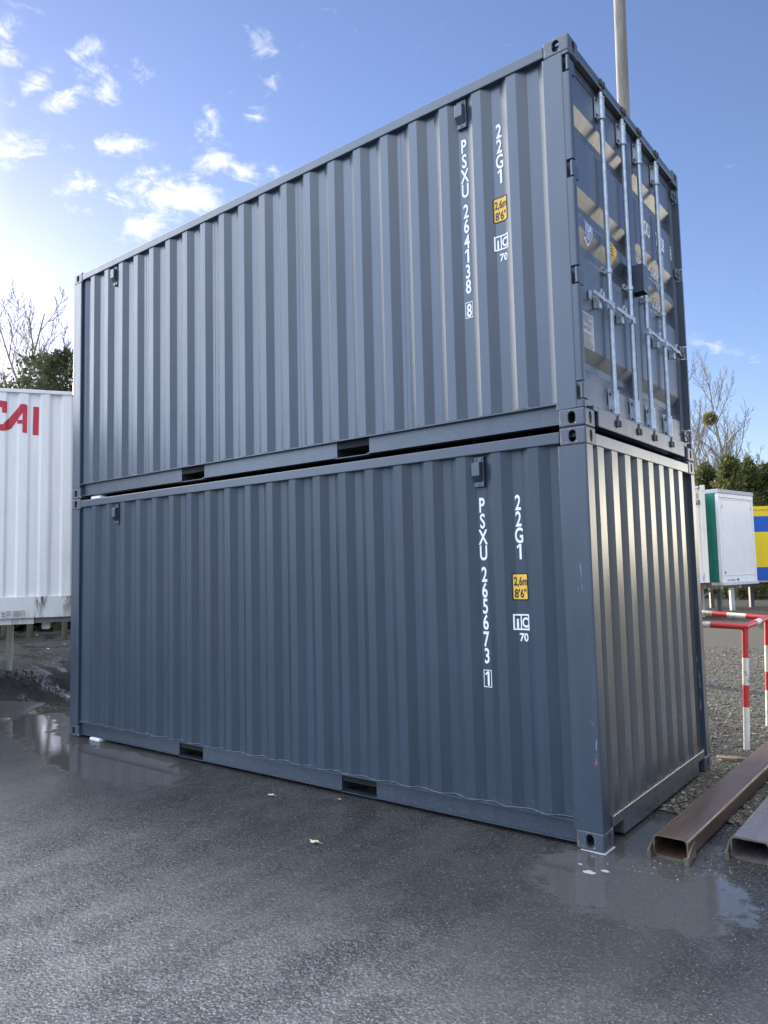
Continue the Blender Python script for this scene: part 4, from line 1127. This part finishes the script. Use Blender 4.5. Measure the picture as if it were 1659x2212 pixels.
def bare_tree(name, label, base, trunks, seed, group, rmin=.012, kids=(7, 6, 4), lean=.35, mistletoe=None, up=.22):
    rng = random.Random(seed); t = thing(name, label, 'tree', base, group)
    big, fine = MB(), MB()
    def grow(p, d, ln, r, lev):
        n = 7 if lev == 0 else 5 if lev == 1 else 4
        pts = [Vector(p)]; rs = [r]; d = d.normalized()
        for i in range(n):
            d = (d + Vector((rng.gauss(0, .09), rng.gauss(0, .09), up*.5 if lev else .06))).normalized()
            pts.append(pts[-1] + d*ln/n); rs.append(max(rmin*.6, r*(1-(i+1)/n*.86)))
        (big if lev <= 1 else fine).tube(pts, rs, 7 if lev == 0 else 5 if lev == 1 else 3, caps=False)
        if lev >= len(kids): return
        for k in range(kids[lev]):
            u = .18+.80*(k+rng.random())/kids[lev] if lev else .22+.76*(k+rng.random())/kids[lev]
            i = min(n-1, int(u*n)); q = pts[i].lerp(pts[i+1], u*n-i); dd = (pts[i+1]-pts[i]).normalized()
            s = dd.cross(Vector((rng.gauss(0, 1), rng.gauss(0, 1), rng.gauss(0, 1)))).normalized()
            a = math.radians(rng.uniform(24, 48))
            grow(q, dd*math.cos(a)+s*math.sin(a), ln*(1-u*.62)*rng.uniform(.34, .52), max(rmin, rs[i]*.5), lev+1)
    for (dx, dy, ln, r, d) in trunks: grow((dx, dy, -.1), Vector(d), ln, r, 0)
    big.build('trunk', PALE, t, fix=False, smooth=True); fine.build('crown', PALE, t, fix=False)
    if mistletoe:
        mb = MB(); c = Vector(mistletoe[:3]); R = mistletoe[3]
        for i in range(700):
            p = Vector((rng.gauss(0, 1), rng.gauss(0, 1), rng.gauss(0, 1))).normalized()*R*rng.random()**.5
            s = Vector((rng.gauss(0, 1), rng.gauss(0, 1), rng.gauss(0, 1))).normalized(); e = p.normalized()
            mb.face([c+p, c+p+e*.16+s*.04, c+p+e*.24, c+p+e*.12-s*.05])
        mb.build('mistletoe', leaf_material('mistletoe_leaf', (.16, .17, .05), (.24, .22, .08)), t, fix=False)
    return t

def gpos(u, v, d):
    p = at(u, v, d); return (p.x, p.y, 0)
conm = [leaf_material('conifer_leaf_a', (.055, .085, .030), (.120, .135, .040), .3), leaf_material('conifer_leaf_b', (.062, .084, .030), (.128, .132, .046), .3),
        leaf_material('conifer_leaf_c', (.045, .072, .030), (.095, .115, .042), .3)]
G = 'conifers behind the swap bodies'
def top_h(v, u, d): return at(u, v, d).z
spec = [(1538, 1000, 38, 1.9, 1, 'yellowish broad conifer under the bare tree, nearest the stack'),
        (1590, 985, 36, 1.7, 1, 'pointed conifer with golden tips above the white ended swap body'),
        (1632, 990, 37, 1.7, 0, 'dark green conifer above the yellow and blue swap body'),
        (1668, 1003, 37, 1.8, 2, 'dark conifer cut by the right edge of the photo'),
        (1506, 1045, 40, 1.8, 2, 'low dark conifer half hidden by the container end'),
        (1565, 1050, 41, 2.0, 0, 'dark conifer filling the row between the two golden ones')]
for i, (u, v, d, r, k, lab) in enumerate(spec):
    leafy('conifer', lab, 'tree', gpos(u, 1230, d), top_h(v, u, d), r, 13000, .17, 20+i, conm[k], G)
for i in range(7):
    leafy('conifer', 'dark conifer of the row standing right of the photo edge' , 'tree', (-1.5+3.2*i, 37+1.5*(i % 2), 0), 6.6+.6*(i % 3), 1.9, 2600, .42, 40+i, conm[(0, 2, 0, 1, 2, 0, 1)[i]], 'conifers out of the frame') if i > 9 else None

bl = gpos(1549, 1230, 46)
bare_tree('bare_tree', 'tall bare twin-stemmed tree with a mistletoe ball behind the conifers', bl,
          [(0, 0, 14.0, .22, (-.035, 0, 1)), (.45, .3, 13.2, .19, (.015, 0, 1)), (.5, 0, 10.4, .13, (.19, .05, 1)), (-.2, 0, 10.2, .13, (-.15, .05, 1)), (.2, .2, 9, .1, (.05, .2, 1))], 11, 'bare winter trees', .0125, (22, 11, 6), up=.26)
mz = at(1534, 905, 45.4) - Vector(bl)
bl2 = gpos(1636, 1230, 48)
bare_tree('bare_tree', 'leaning bare tree at the right edge above the dark conifers', bl2, [(0, 0, 7.2, .12, (.02, 0, 1)), (.4, 0, 7.4, .10, (.20, 0, 1)), (-.3, 0, 6.8, .09, (.12, 0, 1))], 15, 'bare winter trees', .017, (11, 7, 4), up=.2)
bare_tree('bare_tree', 'slender pale bare tree rising past the right edge', gpos(1660, 1230, 50), [(0, 0, 9.2, .13, (0, 0, 1)), (.5, 0, 8.4, .10, (.1, 0, 1))], 17, 'bare winter trees', .017, (12, 7, 4), up=.25)
# mistletoe as part of the first tree
tree0 = [o for o in COL.objects if o.get('label', '').startswith('tall bare twin')][0]
mb = MB(); rng = random.Random(3); R = .35
for i in range(900):
    p = Vector((rng.gauss(0, 1), rng.gauss(0, 1), rng.gauss(0, 1))).normalized()*R*rng.random()**.5
    s = Vector((rng.gauss(0, 1), rng.gauss(0, 1), rng.gauss(0, 1))).normalized(); e = p.normalized()
    mb.face([mz+p, mz+p+e*.10+s*.03, mz+p+e*.16, mz+p+e*.08-s*.04])
mb.build('mistletoe', leaf_material('mistletoe_leaf', (.13, .14, .045), (.22, .19, .07)), tree0, fix=False)

# left side: evergreen bush and bare trees beyond the white swap body
bm_ = leaf_material('bush_leaf', (.062, .078, .042), (.125, .135, .070), .35)
BZ = at(128, 722, 17).z
leafy('evergreen_bush', 'tall rounded evergreen bush above the white swap body, next to the stack', 'bush', gpos(140, 1230, 17), BZ, 1.25, 9000, .12, 61, bm_, 'evergreen bushes at the left', 'ball', 3.9)
leafy('evergreen_bush', 'lower evergreen bush at the left, beside the taller one', 'bush', gpos(66, 1230, 18), at(70, 752, 18).z, 1.45, 9000, .12, 62, bm_, 'evergreen bushes at the left', 'ball', 3.9)
def hedge():
    t = thing('hedge', 'dark hedge seen under the white swap body, raised to block the sun', 'hedge', (-19.5, 2, 0)); rng = random.Random(9); mb = MB(); st = MB()
    p0, p1 = Vector((-4.5, -13, 0)), Vector((3.5, 13, 0))
    for i in range(26):
        q = p0.lerp(p1, (i+.5)/26); st.tube([(q.x, q.y, -.1), (q.x+rng.uniform(-.3, .3), q.y, 1.6)], [.05, .02], 5)
    for i in range(24000):
        q = p0.lerp(p1, rng.random()); w = rng.gauss(0, .42); z = rng.uniform(-.05, (3.6 if q.y < 3.9 else 1.1)+.35*math.sin(q.y*1.7)+.2*math.sin(q.y*4.1))  # tall stretch added to block the sun, low stretch leaves puddle reflections open
        q = q + Vector((w, rng.uniform(-.2, .2), z)); d = Vector((rng.gauss(0, 1), rng.gauss(0, 1), rng.gauss(.3, 1))).normalized(); e = d.cross(Vector((rng.gauss(0, 1), rng.gauss(0, 1), rng.gauss(0, 1)))).normalized()
        l = rng.uniform(.22, .46); mb.face([q-e*l*.25, q+d*l*.5-e*l*.25, q+d*l, q+d*l*.4+e*l*.3])
    st.build('stem', BARK, t, fix=False); mb.build('foliage', leaf_material('hedge_leaf', (.022, .032, .016), (.05, .06, .028), .1), t, fix=False)
hedge()
leafy('evergreen_bush', 'lowest evergreen bush of the left group, farthest from the stack', 'bush', gpos(10, 1230, 18.5), at(10, 785, 18.5).z, 1.4, 7000, .12, 63, bm_, 'evergreen bushes at the left', 'ball', 3.9)
for i, (x, y, h, r, lab) in enumerate(((-21.5, 4.2, 5.8, 1.7, 'broad evergreen bush behind the left end of the white swap body'), (-21.5, 2.0, 6.2, 2.1, 'dense evergreen bush in the row left of the photo, second from the right'),
        (-21, -1.4, 5.8, 2.1, 'dense evergreen bush in the row left of the photo, third from the right'), (-20.5, -4.8, 6.2, 2.1, 'dense evergreen bush in the row left of the photo, fourth from the right'))):
    leafy('evergreen_bush', lab, 'bush', (x, y, 0), h, r, 5000, .20, 80+i, bm_, 'evergreen bushes at the left', 'ball')
for i, (u, v, d, sd_, lab, tr) in enumerate((
    (-10, 590, 24, 71, 'bare tree with leaning stems at the left edge', [(0, 0, 10.5, .12, (.10, .0, 1)), (.3, .2, 9.5, .09, (.30, .1, 1))]),
    (60, 600, 26, 72, 'bare tree in the middle of the group behind the evergreen bushes', [(0, 0, 11.4, .12, (-.02, 0, 1)), (.2, 0, 9, .08, (.12, .1, 1))]),
    (105, 640, 25, 73, 'bare tree of the left group nearest the stack', [(0, 0, 10.4, .11, (0, 0, 1)), (.2, 0, 8.5, .07, (-.25, -.1, 1))]),
    (148, 690, 27, 74, 'short bare tree half hidden by the stacked containers', [(0, 0, 9.8, .10, (.0, 0, 1))]))):
    bare_tree('bare_tree', lab, gpos(u, 1230, d), tr, sd_, 'bare winter trees', .011, (15, 8, 4), up=.2)

# ------------------------------------------------------------------ small things on the ground
def leaf(label, x, y, size, rot, seed):
    rng = random.Random(seed); mb = MB(); n = 14; top = []
    for i in range(n):
        a = 2*math.pi*i/n; r = size*(1 if i % 2 else .62)*rng.uniform(.8, 1.1)
        top.append((math.cos(a)*r*1.5, math.sin(a)*r, .004+.012*rng.random()))
    c = (0, 0, .012)
    for i in range(n): mb.face([c, top[i], top[(i+1) % n]])
    mb.tube([(size*1.2, 0, .006), (size*2.1, size*.2, .004)], .0012, 5)
    o = mb.build('fallen_leaf', leafm, fix=False, loc=(x, y, .004)); o.rotation_euler = (0, 0, rot)
    return tag(o, label, 'leaf', 'fallen leaves on the asphalt')
leafm = simple('dry_leaf', (.56, .47, .34), .6, var=.25, scale=60)
leaf('crumpled pale leaf in front of the right fork pocket', -2.533, -.31, .022, .3, 1)
leaf('pale leaf lying alone, farthest from the container wall', -1.561, -.849, .028, .1, 2)
leaf('tiny pale leaf close below the fork pocket, right of the crumpled one', -2.02, -.10, .010, .9, 3)
foam = simple('foam_white', (.42, .43, .44), .35)
for i, (x, y, r, lab) in enumerate(((.03, -.30, .022, 'larger white foam fleck on the puddle before the corner'), (.095, -.235, .014, 'white foam fleck on the puddle, right of the larger one'), (-.06, -.22, .008, 'small white foam fleck left of the larger ones'))):
    mb = MB(); pts = [(math.cos(a*.5236)*r*1.6*(1+.2*math.sin(a*2.2+i)), math.sin(a*.5236)*r*(1+.25*math.cos(a*1.7+i)), .0) for a in range(12)]
    mb.prism([(p[0], p[1]) for p in pts], 0, .0015, 2); o = mb.build('foam_fleck', foam, loc=(x, y, .001)); tag(o, lab, 'foam', 'white foam flecks on the puddle')
mb = MB(); mb.hexa([(0, 0, 0), (.16, .03, 0), (-.03, .09, 0), (.13, .12, 0), (0, 0, .022), (.16, .03, .03), (-.03, .09, .024), (.13, .12, .02)])
mb.box(.05, .2, .10, .15, 0.0, .018)
o = mb.build('broken_board', simple('old_board', (.24, .17, .11), .7, var=.3, scale=15), bevel=.003, loc=(-.02, 2.62, ground_z(0, 2.6))); tag(o, 'small broken brown board on the gravel behind the bottom corner', 'board')
